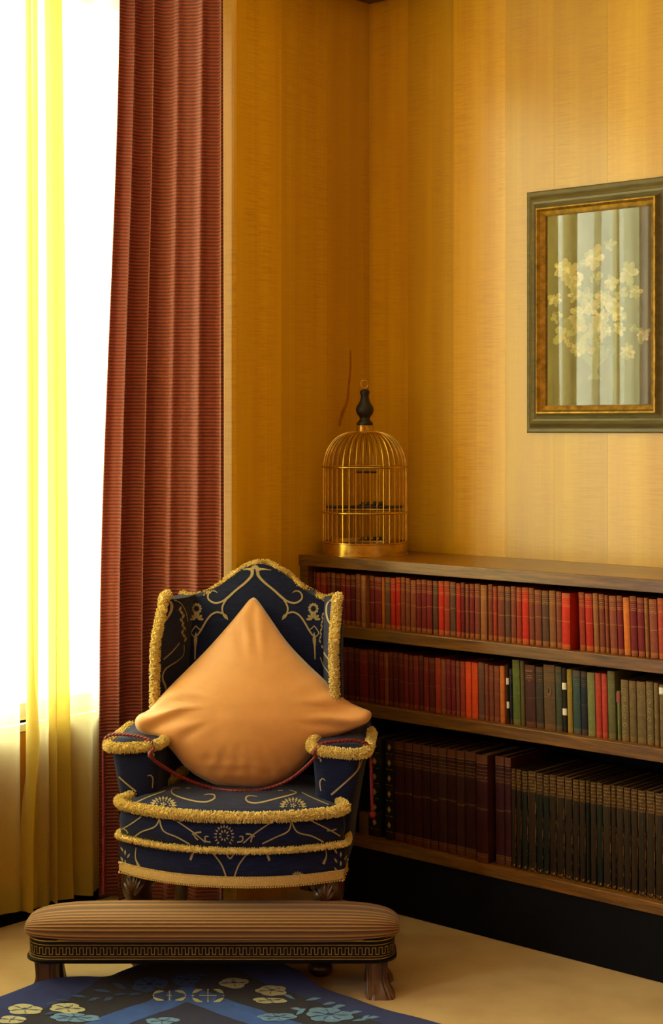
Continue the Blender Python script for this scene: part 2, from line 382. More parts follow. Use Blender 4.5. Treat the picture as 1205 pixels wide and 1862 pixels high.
# ================================================================== BOOKCASE
YF = -.353                                   # front plane of the bookcase
LX = 1.72
bc = empty('bookcase', (0, 0, 0), 0, label='long low dark wooden bookcase with three open shelves of books', category='bookcase')
def board(name, a, b, mat, bev=.003, **k): return B().box(a, b).obj(name, mat, bc, False, bevel=bev, **k)
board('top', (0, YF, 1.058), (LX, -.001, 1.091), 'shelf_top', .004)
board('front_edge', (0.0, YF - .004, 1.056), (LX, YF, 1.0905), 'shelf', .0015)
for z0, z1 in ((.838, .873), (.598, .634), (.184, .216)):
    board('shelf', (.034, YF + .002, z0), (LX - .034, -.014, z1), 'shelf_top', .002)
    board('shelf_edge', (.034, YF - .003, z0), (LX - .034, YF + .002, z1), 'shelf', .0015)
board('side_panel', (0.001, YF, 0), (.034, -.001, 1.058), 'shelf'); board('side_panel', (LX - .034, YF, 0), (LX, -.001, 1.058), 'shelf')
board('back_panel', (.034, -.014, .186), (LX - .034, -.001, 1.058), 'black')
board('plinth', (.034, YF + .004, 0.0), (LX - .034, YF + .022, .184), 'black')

# ------------------------------------------------------------------ books
_bk = {}
def book_meshes(w, h, d, bow):
    key = (round(w, 3), round(h, 3), round(d, 3), bow); w, h, d = key[:3]
    if key in _bk: return _bk[key]
    t = .0022; hw = w / 2; N = 6; arc = []
    for i in range(N + 1):
        a = -1 + 2 * i / N; arc.append((a * (hw - .0012), bow * (1 - abs(a) ** 2.2) * -1 + bow))       # y grows into the shelf
    outer = [(-hw, d)] + [(-hw, bow + .007), (-hw + .0012, bow + .0035)] + arc + [(hw - .0012, bow + .0035), (hw, bow + .007)] + [(hw, d)]
    inner = [(hw - t, d), (hw - t, bow + .006), (-hw + t, bow + .006), (-hw + t, d)]
    ring = outer + inner; c = B(); n = len(ring)
    zz = [(0, .0006), (.0012, 0), (h - .0012, 0), (h, .0006)]
    def shr(p, e): return (p[0] * (1 - e * 2 / max(w, .004)), p[1] + e * .5)
    rs = [[shr(p, e) + (z,) for p in ring] for z, e in zz]
    c.rings(rs, True, False)
    # end faces as quads between outer and inner walls
    no = len(outer); base = len(c.v)
    for zi, e in ((0, .0006), (h, .0006)):
        o_ = [shr(p, e) + (zi,) for p in outer]; i_ = [shr(p, e) + (zi,) for p in inner]
        vs = o_ + i_; k = no
        fs = [(0, 1, k + 2, k + 3), (no - 2, no - 1, k, k + 1), tuple(list(range(1, no - 1)) + [k + 1, k + 2])]
        c.add(vs, fs if zi else [f[::-1] for f in fs])
    pg = B(); pg.box((-hw + t, bow + .006, .003), (hw - t, d - .004, h - .004))
    _bk[key] = (c.mesh('cover'), pg.mesh('page_block', False)); return _bk[key]
ORD = ['zeroth', 'first', 'second', 'third', 'fourth', 'fifth', 'sixth', 'seventh', 'eighth', 'ninth', 'tenth', 'eleventh', 'twelfth', 'thirteenth', 'fourteenth', 'fifteenth', 'sixteenth', 'seventeenth', 'eighteenth', 'nineteenth']
def ordn(n):
    if n < 20: return ORD[n]
    tens = {2: 'twent', 3: 'thirt', 4: 'fort', 5: 'fift', 6: 'sixt', 7: 'sevent'}[n // 10]
    return tens + 'ieth' if n % 10 == 0 else tens + 'y-' + ORD[n % 10]
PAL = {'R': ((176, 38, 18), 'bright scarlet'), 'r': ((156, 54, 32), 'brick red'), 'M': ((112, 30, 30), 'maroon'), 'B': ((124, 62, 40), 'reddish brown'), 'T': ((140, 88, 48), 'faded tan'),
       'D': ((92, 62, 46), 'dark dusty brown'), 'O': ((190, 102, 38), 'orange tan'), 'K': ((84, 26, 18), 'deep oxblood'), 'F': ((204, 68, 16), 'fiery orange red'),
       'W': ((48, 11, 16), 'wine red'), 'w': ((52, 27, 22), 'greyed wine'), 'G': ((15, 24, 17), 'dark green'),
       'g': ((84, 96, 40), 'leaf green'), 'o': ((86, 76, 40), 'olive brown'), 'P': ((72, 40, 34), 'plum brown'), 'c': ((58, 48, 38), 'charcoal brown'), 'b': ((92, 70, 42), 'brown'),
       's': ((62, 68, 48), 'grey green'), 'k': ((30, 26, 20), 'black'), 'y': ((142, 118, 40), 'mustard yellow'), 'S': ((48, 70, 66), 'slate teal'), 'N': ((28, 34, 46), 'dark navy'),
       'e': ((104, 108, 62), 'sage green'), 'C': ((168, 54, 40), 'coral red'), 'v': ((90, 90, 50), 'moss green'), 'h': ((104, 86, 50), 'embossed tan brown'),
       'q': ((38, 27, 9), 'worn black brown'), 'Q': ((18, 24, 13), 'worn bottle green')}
def make_book(px0, px1, ztop, zbot, code, label, group, lean=0, out=0, bow=.003, gilt=1.0, mat='book', depth=None, yback=.026):
    ys = YF + yback - out
    x0 = max(.0362, ony(px0, 1100, ys).x); x1 = ony(px1, 1100, ys).x; w = max(.006, x1 - x0 - .0008); h = ztop - zbot
    col = PAL[code][0]; d = depth or min(.27, max(.10, h * .68))
    d = min(d, -.018 - ys)
    cm, pm = book_meshes(w, h, d, bow)
    root = empty('book', ((x0 + x1) / 2, ys, zbot), 0, label=label, category='book', group=group)
    root.rotation_euler = (0, -lean, 0)
    c = link('cover', cm, mat, root); p = link('page_block', pm, 'pages', root)
    j = random.uniform(.86, 1.14); lc = lin(col); c.color = (lc[0] * j, lc[1] * j, lc[2] * j, gilt)
    return root, w, h
def zat(px, py, back=.026): return ony(px, py, YF + back).z
books = {1: [], 2: [], 3: []}
ROW1 = [(564.5, 572.6, 'M'), (572.6, 580.3, 'r'), (580.3, 591.2, 'r'), (591.2, 599.7, 'M'), (599.7, 608.1, 'B'), (608.1, 617, 'K'), (617, 626.5, 'M'), (626.5, 635.6, 'M'), (635.6, 644.8, 'K'), (644.8, 654.4, 'B'), (654.4, 663.2, 'T'),
        (668.8, 679.1, 'M'), (679.1, 692.2, 'M'), (692.2, 698.1, 'O'), (698.1, 708.3, 'D'), (708.3, 717.4, 'R'), (717.4, 726.6, 'R'), (726.6, 735.2, 'B'), (735.2, 744.5, 'B'), (744.5, 754.8, 'B'), (754.8, 764.4, 'M'), (764.4, 773.9, 'M'), (773.9, 784, 'M'),
        (785, 794.9, 'D'), (794.9, 805.4, 'R'), (805.4, 816.2, 'r'), (816.2, 827, 'D'), (827, 836.1, 'R'), (836.1, 843.6, 'M'), (843.6, 851.9, 'B'), (851.9, 861, 'M'), (861, 871.3, 'B'), (871.3, 883.6, 'T'),
        (885.5, 894.2, 'B'), (894.2, 902.7, 'r'), (902.7, 915.9, 'B'), (915.9, 926.6, 'D'), (926.6, 936.5, 'B'), (936.5, 946.5, 'r'), (946.5, 959.2, 'R'), (959.2, 969.3, 'B'), (969.3, 982.3, 'B'), (982.3, 995.3, 'D'), (995.3, 1008.2, 'T'), (1008.2, 1018.9, 'B'),
        (1018.9, 1035.1, 'R'), (1048.9, 1060.5, 'r'), (1060.5, 1074.9, 'R'), (1074.9, 1085.2, 'T'), (1085.2, 1096.4, 'B'), (1096.4, 1104.1, 'B'), (1104.1, 1118.3, 'B'), (1118.3, 1129.7, 'M'), (1129.7, 1142, 'O'), (1142, 1155, 'M'), (1155, 1168, 'M'), (1168, 1176.9, 'T'), (1176.9, 1192.3, 'B'), (1192.3, 1206, 'r')]
def adj(px):                                 # small volumes lean towards the corner further along the shelf
    return R(.5 + 1.9 * sstep((px - 860) / 250))
for i, (a, b, k) in enumerate(ROW1):
    prot = (i in (10, 45)); ln = adj(a) if i not in (0, 45) else R(.3 if i == 0 else .6)
    dpx = math.sin(ln) * .08 / .0016          # boundaries were read at the spine tops
    h = .163 + random.uniform(-.003, .003)
    lab = '%s cloth book%s, %s from the left on the top shelf' % (PAL[k][1], ' standing proud' if prot else '', ordn(i + 1))
    books[1].append(make_book(a + dpx * 2, b + dpx * 2, .8735 + h, .8735, k, lab, 'small cloth books on the top shelf', ln, 0.018 if prot else random.uniform(-.002, .002)))
e2 = [630, 643.6, 652.4, 668.5, 679.7, 687.7, 697.7, 705.9, 713.4, 723.3, 733.3, 742.5, 750.7, 760.7, 769.4, 779.3, 790.5, 801.2, 810.4, 819.2, 827.9, 836.1, 845.3, 856.5, 868.9, 880.6, 888.4, 897.6, 908, 917.3]
c2 = 'KKKKKKMKKMKMKMKrBMMBrFFDBrBO'
c2 = 'KMKKMBKKKMKMKMKrBMMBrFFDBBBO'
c2 = 'K' + c2
n2 = 0
def lab2(what): 
    global n2; n2 += 1
    return '%s, %s along the middle shelf' % (what, ordn(n2))
for a, b, k in zip(e2, e2[1:], c2):
    h = .168 + random.uniform(-.003, .002)
    books[2].append(make_book(a, b, .6345 + h, .6345, k, lab2(PAL[k][1] + ' cloth book'), 'books on the middle shelf', R(1.0), random.uniform(-.002, .002), gilt=.35))
def sticker(bk, zc, hh):
    root, w, h = bk
    o = B(); N = 6
    ring = [(-w / 2 + .0004, .0032)] + [(a * (w / 2 - .0006), -.0006 + .003 * abs(a) ** 2.2) for a in (-1, -.5, 0, .5, 1)] + [(w / 2 - .0004, .0032)]
    o.rings([[p + (z,) for p in ring] for z in (zc - hh / 2, zc + hh / 2)], False, False)
    ob = o.obj('paper_sticker', 'white_sticker', root); ob['label'] = 'white paper sticker'
def text(root, s, size, loc, mat='gilt_flat', name='spine_lettering', sx=1):
    cu = bpy.data.curves.new('t', 'FONT'); cu.body = s; cu.size = size; cu.align_x = 'CENTER'; cu.align_y = 'CENTER'
    t = bpy.data.objects.new('t', cu); COL.objects.link(t); dg = bpy.context.evaluated_depsgraph_get()
    me = bpy.data.meshes.new_from_object(t.evaluated_get(dg)); bpy.data.objects.remove(t); me.name = name; me.materials.clear()
    o = link(name, me, mat, root); o.location = loc; o.rotation_euler = (R(90), 0, 0); o.scale = (sx, 1, 1); return o
MIX = [(917.3, 923, 1208.5, 'k', 'thin black book with two white stickers', 1), (923, 929, 1216, 'N', 'thin dark banded book left of the tall green one', 0), (928.8, 943, 1200, 'g', 'tall leaf green cloth book', 0), (943, 951.5, 1201.5, 'o', 'narrow olive brown cloth book beside the green one', 0),
       (951.5, 970.7, 1209.5, 'P', 'thick plum brown book with pale lettering near its head', 0), (970.7, 985.3, 1212.5, 'c', 'charcoal brown book with torn head', 0), (985.3, 1007, 1209, 'b', 'thick brown book with oval medallion on its spine', 0), (1007, 1019, 1212.5, 's', 'dark grey green book beside the medallion book', 0),
       (1019, 1027.8, 1215, 'k', 'black book with two white stickers beside the mustard book', 1), (1027.8, 1038.2, 1217, 'y', 'mustard yellow cloth book', 0), (1038.2, 1053, 1219, 'S', 'slate teal cloth book', 0), (1053, 1064.8, 1221, 'N', 'dark navy cloth book', 0),
       (1064.8, 1079.4, 1223, 'e', 'sage green cloth book', 0), (1079.4, 1090.8, 1224, 'C', 'left one of the coral red pair of books', 0), (1090.8, 1101.9, 1225, 'C', 'right one of the coral red pair of books', 0), (1101.9, 1116.2, 1220, 'v', 'tall moss green cloth book', 0),
       (1118.5, 1126, 1256.5, 'e', 'short thin book with a red title label', 2), (1126, 1140.6, 1236, 'h', 'embossed tan brown book beside the short thin one', 0), (1140.8, 1154.6, 1238.5, 'h', 'second embossed tan brown book', 0), (1154.8, 1171.8, 1240, 'h', 'thick embossed tan brown book', 0), (1172, 1185.9, 1239.5, 'h', 'gilt-flecked embossed brown book', 0),
       (1186, 1196, 1242, 'h', 'narrow embossed tan brown book', 0), (1196, 1207.5, 1245, 'h', 'embossed brown book with a white sticker near its head', 3)]
for a, b, yt, k, lab, st in MIX:
    zt = zat((a + b) / 2, yt); ln = R(1.6)
    bk = make_book(a + 3, b + 3, zt, .6345, k, lab2(lab), 'books on the middle shelf', ln, .004 if k == 'v' else 0, gilt=.05 if k in 'ko' else .3, depth=.15)
    books[2].append(bk); root, w, h = bk
    if st == 1: sticker(bk, h * .72, .019); sticker(bk, h * .32, .019)
    if st == 3: sticker(bk, h * .9, .019)
    if st == 2:
        o = B().box((-w / 2 + .0006, -.0008, h * .77), (w / 2 - .0006, .002, h * .97)).obj('title_label', 'redlabel', root, False)
    if k == 'P':
        text(root, 'DANTE', .0072, (0, -.0006, h * .905)); text(root, 'THE BEST', .0042, (0, -.0006, h * .83)); text(root, 'OF DANTE', .0042, (0, -.0006, h * .795)); text(root, 'VOL', .0036, (0, -.0006, h * .75))
    if 'medallion' in lab and k == 'b':
        ov = B().tube([(math.cos(t * .196) * .0085, -.0006, h * .60 + math.sin(t * .196) * .0155) for t in range(32)], .0009, 6, closed=True)
        ov.add([(math.cos(t * .393) * .0068, -.0008, h * .60 + math.sin(t * .393) * .0125) for t in range(16)], [tuple(range(16))])
        ov.obj('oval_medallion', 'pages', root)
        B().add([(math.cos(t * .393) * (.004 + .0008 * math.sin(t * 3)), -.0011, h * .605 + math.sin(t * .393) * .009) for t in range(16)], [tuple(range(16))]).obj('medallion_portrait', 'blackwood', root)
    if k == 'h':                              # embossed scroll tooling down the spine
        em = B()
        for q in range(6):
            zc = h * (.12 + .14 * q); s = 1 if q % 2 else -1
            em.tube([(s * (w * .3) * math.cos(t * .5) * (1 - t / 16), .0004 - .0005, zc + (.009) * math.sin(t * .5) * (1 - t / 16)) for t in range(13)], .0006, 5)
        em.obj('embossed_scroll', 'goldcloth' if 'flecked' in lab or 'beside' in lab else 'pages', root)
# bottom shelf
n3 = 0
def lab3(w):
    global n3; n3 += 1
    return '%s, %s along the bottom shelf' % (w, ordn(n3))
e3 = [(651, 668, 1478, 'b', 0), (670, 691, 1343, 'G', 0), (699, 715.5, 1345, 'G', 0)]
mar = [(716, 734.6), (735, 749.5), (749.5, 767), (767, 782), (782, 796), (796, 812), (812, 829), (829, 844.6), (844.6, 865.3), (865.3, 886.5), (900, 917), (917, 929)]
for a, b, y, k, _ in e3:
    bk = make_book(a, b, zat((a + b) / 2, y), .2165, k, lab3('short brown book' if k == 'b' else 'dark green leather book with gilt tooled spine'), 'large books on the bottom shelf', 0, .0, gilt=.1, depth=.22)
    books[3].append(bk)
    if k == 'G':
        root, w, h = bk; o = B()
        for q in range(6):
            zc = h * (.1 + .155 * q)
            o.box((-w * .36, .0001, zc - .006), (w * .36, .0009, zc - .005)); o.add([(0, -.0004, zc + .004), (w * .2, .0001, zc + .015), (0, -.0004, zc + .026), (-w * .2, .0001, zc + .015)], [(0, 1, 2, 3)])
        o.obj('gilt_tooling', 'gilt_flat', root, False)
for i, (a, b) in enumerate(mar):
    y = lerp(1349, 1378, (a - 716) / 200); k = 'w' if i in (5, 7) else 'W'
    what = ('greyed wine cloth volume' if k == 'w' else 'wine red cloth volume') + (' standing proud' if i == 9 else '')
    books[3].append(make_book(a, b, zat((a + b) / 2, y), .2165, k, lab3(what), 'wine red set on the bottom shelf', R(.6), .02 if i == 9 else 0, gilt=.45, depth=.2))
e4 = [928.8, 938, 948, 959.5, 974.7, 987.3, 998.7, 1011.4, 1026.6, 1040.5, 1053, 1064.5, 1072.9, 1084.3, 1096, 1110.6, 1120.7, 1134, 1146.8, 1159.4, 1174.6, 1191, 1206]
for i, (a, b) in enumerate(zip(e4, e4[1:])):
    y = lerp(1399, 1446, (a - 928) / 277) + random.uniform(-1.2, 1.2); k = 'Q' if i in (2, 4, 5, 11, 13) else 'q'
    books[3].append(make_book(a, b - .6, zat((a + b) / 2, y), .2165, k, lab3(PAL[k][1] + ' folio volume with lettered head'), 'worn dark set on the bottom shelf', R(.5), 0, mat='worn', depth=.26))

# the rows go on behind the armchair and past the right edge of the picture
for k in range(7):
    books[2].append(make_book(567 + 9 * k, 576 + 9 * k, .6345 + .166, .6345, 'KMKKMKK'[k], 'oxblood cloth book, %s of those behind the armchair, middle shelf' % ordn(k + 1), 'middle shelf books behind the armchair', 0, 0, gilt=.35))
for k in range(5):
    books[3].append(make_book(567 + 16 * k, 583 + 16 * k, .2165 + .29, .2165, 'G', 'dark green book, %s of those behind the armchair, bottom shelf' % ordn(k + 1), 'bottom shelf books behind the armchair', 0, 0, gilt=.2, depth=.22))
def px_of(x, y): v = Vector((x, y, 0)) - CAM; return CX + FPX * v.dot(RT) / v.dot(FW)
for row, zb_, hh, wd, cs, mt in ((1, .8735, .163, .021, 'rMBRB', 'book'), (2, .6345, .18, .026, 'hhobv', 'book'), (3, .2165, .30, .027, 'qqQ', 'worn')):
    x = {1: 1.415, 2: 1.40, 3: 1.385}[row]; k = 0
    while x < 1.65:
        y_ = YF + .026; make_book(px_of(x, y_), px_of(x + wd, y_), zb_ + hh, zb_, cs[k % len(cs)], '%s book, %s past the right edge of the picture, %s shelf' % (PAL[cs[k % len(cs)]][1], ordn(k + 1), {1: 'top', 2: 'middle', 3: 'bottom'}[row]), '%s shelf books past the picture edge' % {1: 'top', 2: 'middle', 3: 'bottom'}[row], 0, 0, mat=mt); x += wd; k += 1

# ================================================================== BIRDCAGE
cg = empty('birdcage', (.152, -.203, 1.0915), 0, label='brass domed birdcage with black turned finial on top of the bookcase', category='birdcage')
RC = .1365
B().lathe([(.0, 0), (RC + .006, 0), (RC + .006, .004), (RC + .002, .005), (RC + .002, .038), (RC + .005, .040), (RC + .005, .043), (RC - .002, .044), (RC - .004, .02), (0, .018)], 64).obj('base', 'brass', cg)
B().lathe([(0, .019), (RC - .006, .019), (RC - .006, .03), (0, .031)], 40).obj('tray', 'greymetal', cg)
screw = B().lathe([(0, -.001), (.0045, -.001), (.0045, .0015), (.002, .003), (0, .003)], 12).obj('screw', 'brass', cg); screw.rotation_euler = (R(90), 0, R(-40)); screw.location = tuple(Vector((math.cos(R(-58)) * RC, math.sin(R(-58)) * RC, .018)))
def wire_path(a):
    pts = [(RC, .042), (RC, .16), (RC, .275)]
    for i in range(1, 13):
        t = i / 12 * math.pi / 2; pts.append((.022 + (RC - .022) * math.cos(t) ** .82, .275 + .125 * math.sin(t) ** .95))
    return [(r * math.cos(a), r * math.sin(a), z) for r, z in pts]
wb0 = B().tube(wire_path(0), .0015, 6).mesh('bar')
for i in range(38):
    o = link('bar', wb0, 'brasswire', cg); o.rotation_euler = (0, 0, 2 * math.pi * (i + .5) / 38)
for z in (.138, .285):
    B().tube([((RC + .002) * math.cos(t * math.pi / 32), (RC + .002) * math.sin(t * math.pi / 32), z) for t in range(64)], .0036, 8, closed=True).obj('hoop', 'brass', cg)
B().lathe([(0, .396), (.030, .396), (.030, .400), (.0285, .401), (.0285, .416), (.030, .417), (.030, .420), (0, .420)], 32).obj('collar', 'brass', cg)
fin = [(0, .42), (.026, .42), (.0275, .426), (.024, .432), (.018, .437), (.0165, .443), (.019, .449), (.0255, .456), (.029, .466), (.0295, .474), (.027, .483), (.021, .491), (.0165, .500), (.0135, .512), (.0135, .520), (.0165, .526), (.0165, .531), (.012, .536), (.006, .539), (0, .539)]
fo = B().lathe(fin, 28).obj('finial', 'blackwood', cg)
B().tube([(.006 * math.cos(t * .393), 0, .541 + .006 * math.sin(t * .393)) for t in range(16)], .0014, 6, closed=True).obj('eyelet', 'brass', fo)
ang = TH
rg = B().tube([(.0125 * math.cos(t * .262), 0, .0125 * math.sin(t * .262)) for t in range(24)], .0023, 8, closed=True).obj('hanging_ring', 'brass', cg); rg.location = (-.002, 0, .555); rg.rotation_euler = (R(12), 0, R(38))
ac = Vector((RT.x, RT.y, 0))
def rod(name, za, ra, l0, l1, mat, off=0.0):
    p0 = ac * l0 + Vector((FW.x, FW.y, 0)) * off; p1 = ac * l1 + Vector((FW.x, FW.y, 0)) * off
    return B().tube([p0 + UP * za, p1 + UP * za], ra, 10).obj(name, mat, cg)
rod('upper_perch', .268, .004, -.030, .042, 'greymetal'); rod('lower_perch', .153, .005, -.128, .128, 'greymetal', .02)
for zz in (.165, .050):
    for q in range(4):
        p = ac * (-.006 + .0195 * q) + Vector((FW.x, FW.y, 0)) * .03
        B().lathe([(0, -.006), (.005, -.0045), (.0068, 0), (.005, .0045), (0, .006)], 12, (p.x, p.y, zz)).obj('perch_bead', 'greymetal', cg)
    rod('bead_rail', zz - .006, .0022, -.02, .066, 'greymetal', .03)

# ================================================================== PICTURE
PX0, PX1, PZ0, PZ1 = .660, 1.198, 1.488, 2.243
pic = empty('framed_picture', (0, 0, 0), 0, label='flower still life painting in olive and gilt frame on the panelled wall', category='picture')
def frame_ring(prof, name, mat):             # prof: (inset, height) pairs
    rs = []
    for w, h in prof: rs.append([(PX0 + w, -h, PZ0 + w), (PX1 - w, -h, PZ0 + w), (PX1 - w, -h, PZ1 - w), (PX0 + w, -h, PZ1 - w)])
    b = B()
    for i in range(len(rs) - 1):
        for j in range(4):
            k = (j + 1) % 4; b.add([rs[i][j], rs[i][k], rs[i + 1][k], rs[i + 1][j]], [(0, 1, 2, 3)])
    return b.obj(name, mat, pic, False)
frame_ring([(0, .001), (0, .014), (.004, .018), (.012, .019), (.016, .017), (.018, .020), (.021, .027), (.028, .035), (.037, .039), (.043, .037), (.047, .034), (.052, .037), (.058, .046), (.060, .049), (.060, .02)], 'outer_moulding', 'framewood')
frame_ring([(.059, .047), (.060, .053), (.064, .054), (.066, .050), (.070, .043), (.079, .037), (.083, .034), (.085, .027)], 'gilt_slip', 'gilt')
B().box((PX0 + .08, -.026, PZ0 + .08), (PX1 - .08, -.020, PZ1 - .08)).obj('canvas', 'canvas', pic, False)
def pp(px, py, y=-.0268): return ony(px, py, y)
def blossom(px, py, rx, n, mat, seed, ry=None):
    rnd = random.Random(seed); bq = B(); c = pp(px, py); s = .00175
    for ring_ in range(4):
        rr = (1 - ring_ * .24)
        for k in range(n):
            a = 2 * math.pi * k / n + rnd.uniform(-.35, .35) + ring_ * .6; l = rx * 1.15 * s * rr * rnd.uniform(.7, 1.1); wd = l * rnd.uniform(.34, .5)
            d = Vector((math.cos(a), 0, math.sin(a) * (ry or 1))); p = Vector((-d.z, 0, d.x)); o = c + Vector((0, -.00022 * ring_ - .00002 * k, 0)); m_ = o + d * l * .52
            out = [m_ + d * l * .46 * math.cos(t * .785) + p * wd * .62 * math.sin(t * .785) * (1 + .2 * math.cos(t * .785)) for t in range(8)]
            bq.add(out, [tuple(range(8))], (ring_ + k) % 3)
    return bq.obj('painted_blossom', None, pic, False, mats=[mat, 'petal3', 'petal2' if mat == 'petal' else 'petal4'])
FL = [(1065, 605, 34, 9, 'petal2'), (1035, 500, 26, 6, 'petal'), (1020, 488, 18, 5, 'petal'), (1043, 515, 16, 6, 'petal'), (1010, 545, 16, 5, 'petal'), (1062, 540, 17, 8, 'petal2'), (1110, 515, 15, 7, 'petal'), (1092, 580, 19, 8, 'petal'), (1098, 545, 22, 7, 'petal'), (1118, 562, 18, 8, 'petal'), (1078, 470, 24, 5, 'petal'), (1142, 495, 20, 6, 'petal'), (1155, 530, 14, 5, 'petal'),
      (1125, 597, 13, 7, 'petal'), (1152, 597, 9, 6, 'petal2'), (1169, 610, 14, 7, 'petal'), (1140, 640, 16, 7, 'petal'), (1030, 605, 30, 5, 'petal2'), (1043, 538, 12, 6, 'petal'), (1048, 635, 15, 7, 'petal'), (1110, 445, 12, 5, 'petal2'), (1060, 480, 10, 5, 'petal2'), (1100, 600, 14, 6, 'petal'), (1082, 505, 14, 6, 'petal2'), (1075, 560, 15, 7, 'petal'), (1128, 535, 13, 6, 'petal2'), (1050, 570, 16, 7, 'petal'), (1012, 575, 12, 5, 'petal2'), (1130, 575, 12, 6, 'petal'), (1085, 620, 14, 7, 'petal2')]
for i, a in enumerate(FL): blossom(*a, seed=i)
lv = B()
for i in range(110):
    c = pp(random.uniform(1008, 1170), random.uniform(450, 650), -.0266); a = random.uniform(0, 6.28); l = random.uniform(.012, .03); d = Vector((math.cos(a), 0, math.sin(a))); p = Vector((-d.z, 0, d.x)) * l * .2
    lv.add([c - d * l, c + p, c + d * l, c - p], [(0, 1, 2, 3)])
lv.obj('painted_leaves', 'leafpaint', pic, False)
vz = [pp(x, y, -.0265) for x, y in ((1052, 628), (1110, 628), (1104, 650), (1090, 664), (1084, 676), (1094, 690), (1068, 690), (1076, 676), (1071, 664), (1057, 650))]
B().add(vz, [tuple(range(10))]).obj('painted_vase', 'petal4', pic, False)
B().box((PX0 + .078, -.0285, PZ0 + .078), (PX1 - .078, -.0283, PZ1 - .078)).obj('glass_pane', 'glass', pic, False)

# ================================================================== CURTAINS
def curtain(name, A, Bp, folds, amp, z0, z1, mat, nu=220, nv=40, gather=0, seed=1, flare=0, lap=None, edge=None, **props):
    rnd = random.Random(seed); ph = [rnd.uniform(0, 6.28) for _ in range(6)]
    A = Vector((A[0], A[1], 0)); Bp = Vector((Bp[0], Bp[1], 0)); T = (Bp - A); Ln = T.length; T = T / Ln; Nn = Vector((-T.y, T.x, 0))
    if Nn.x < 0: Nn = -Nn
    b = B(); rows = []
    for j in range(nv + 1):
        v = j / nv; z = lerp(z0, z1, v); row = []
        for i in range(nu + 1):
            u = i / nu; su = u; push = 0
            if lap:                            # the cloth doubles back over itself in deep pleats
                us, ps = lap(v)
                for k in range(len(us) - 1):
                    if us[k] <= u <= us[k + 1] + 1e-9:
                        su = lerp(ps[k], ps[k + 1], (u - us[k]) / (us[k + 1] - us[k])); tt = (u - us[k]) / (us[k + 1] - us[k]); push = -.012 * tt * (k < len(us) - 2) if k == 0 and False else (-.012 * sstep(tt * 6) if k % 2 else (-.024 * (1 - sstep(tt)) if k else 0)); break
            w = folds * u + .20 * math.sin(5 * u + ph[0]) + .07 * math.sin(2.2 * v + 6 * u + ph[1])
            s = math.sin(2 * math.pi * w); am = amp * (.6 + .4 * math.sin(7.3 * u + ph[2])) * (1.12 - .25 * v)
            off = am * (s + .25 * math.sin(2 * math.pi * w * 2 + ph[3] + .6 * v)) + .006 * math.sin(3 * v + 4 * u + ph[4]) + push
            al = su * Ln + am * .35 * math.cos(2 * math.pi * w) + (Ln * .0 - su * Ln) * gather * sstep((v - .25) / .75) + flare * (1 - v) * u
            if edge: al += edge(u, z)
            q = A + T * al + Nn * off; row.append((q.x, q.y, z))
        rows.append(row)
    b.rings(rows, False, False)
    return b.obj(name, mat, None, True, **props)
RC1 = curtain('red_curtain', (-.004, -.684), (-.393, -.855), 5.4, .022, .012, 2.93, 'redcurtain', 320, 60, .14, 3, .010, label='ribbed russet red curtain hanging beside the panelled wall', category='curtain', group='red window curtains')
RC1.modifiers.new('s', 'SOLIDIFY').thickness = .004
RC2 = curtain('red_curtain', (-.20, -2.72), (-.26, -2.42), 4.2, .026, .012, 2.93, 'redcurtain', 160, 30, .1, 5, 0, label='ribbed russet red curtain at the other end of the window bay', category='curtain', group='red window curtains')
RC2.modifiers.new('s', 'SOLIDIFY').thickness = .004
YS = onx(46, 1400, -.34).y
def slit(u, z):                               # the panel falls open a little below the sill
    return -sstep((u - .88) / .12) * .034 * math.exp(-((z - .56) / .16) ** 2)
LS = .80 + YS - .004; LS = -(YS - .004) - .74
def lapf(v):
    pos = lambda px: (-onx(px, 700, -.34).y - .74) / LS
    a, b_ = lerp(92, 82, v), lerp(136, 108, v ** .7)
    return (0, .34, .46, .64, .70, 1.0), (0, pos(a), pos(b_), pos(63), pos(71), 1.0)
curtain('gold_sheer_curtain', (-.365, -.74), (-.34, YS - .004), 7.5, .030, .046, 2.90, 'sheer', 320, 70, 0, 11, 0, lapf, slit, label='gold translucent silk curtain next to the red curtain', category='curtain', group='gold sheer curtains')
def lap2(v):
    us, ps = [0], [0]; rn = random.Random(5)
    for k in range(6):
        c = .10 + .15 * k + rn.uniform(-.02, .02) + (v - .5) * .03 * math.sin(k * 2.1); w = .012 + rn.uniform(-.004, .012) * (1.2 - v)
        us += [(k * 2 + 1) / 13, (k * 2 + 1.8) / 13]; ps += [c + w, c - w]
    return us + [1.0], ps + [1.0]
curtain('gold_sheer_curtain', (-.355, YS - .012), (-.345, -2.40), 15.5, .032, .056, 2.90, 'sheer', 420, 50, 0, 14, 0, lap2, label='gold translucent silk curtain at the left edge of the picture', category='curtain', group='gold sheer curtains')
B().tube([(-.24, -.66, 2.98), (-.24, -2.75, 2.98)], .014, 12).obj('curtain_rail', 'brass', None, True, label='brass curtain rail across the head of the window bay', category='rail')

# ================================================================== ARMCHAIR
CH = CAM + FW * 4.30 + RT * -.293; CH.z = 0
crz = math.atan2(RT.y, RT.x) - R(7.2)
MC = Matrix.Translation(CH) @ Matrix.Rotation(crz, 4, 'Z')
ch = empty('wing_armchair', CH, crz, label='navy wingback armchair with gold scroll pattern and gold fringe', category='armchair')
def bow(x): return .115 * (abs(x) / .32) ** 2.2           # bowed front of seat
def plan_front(w, n=24): return [(-w + 2 * w * i / n) for i in range(n + 1)]
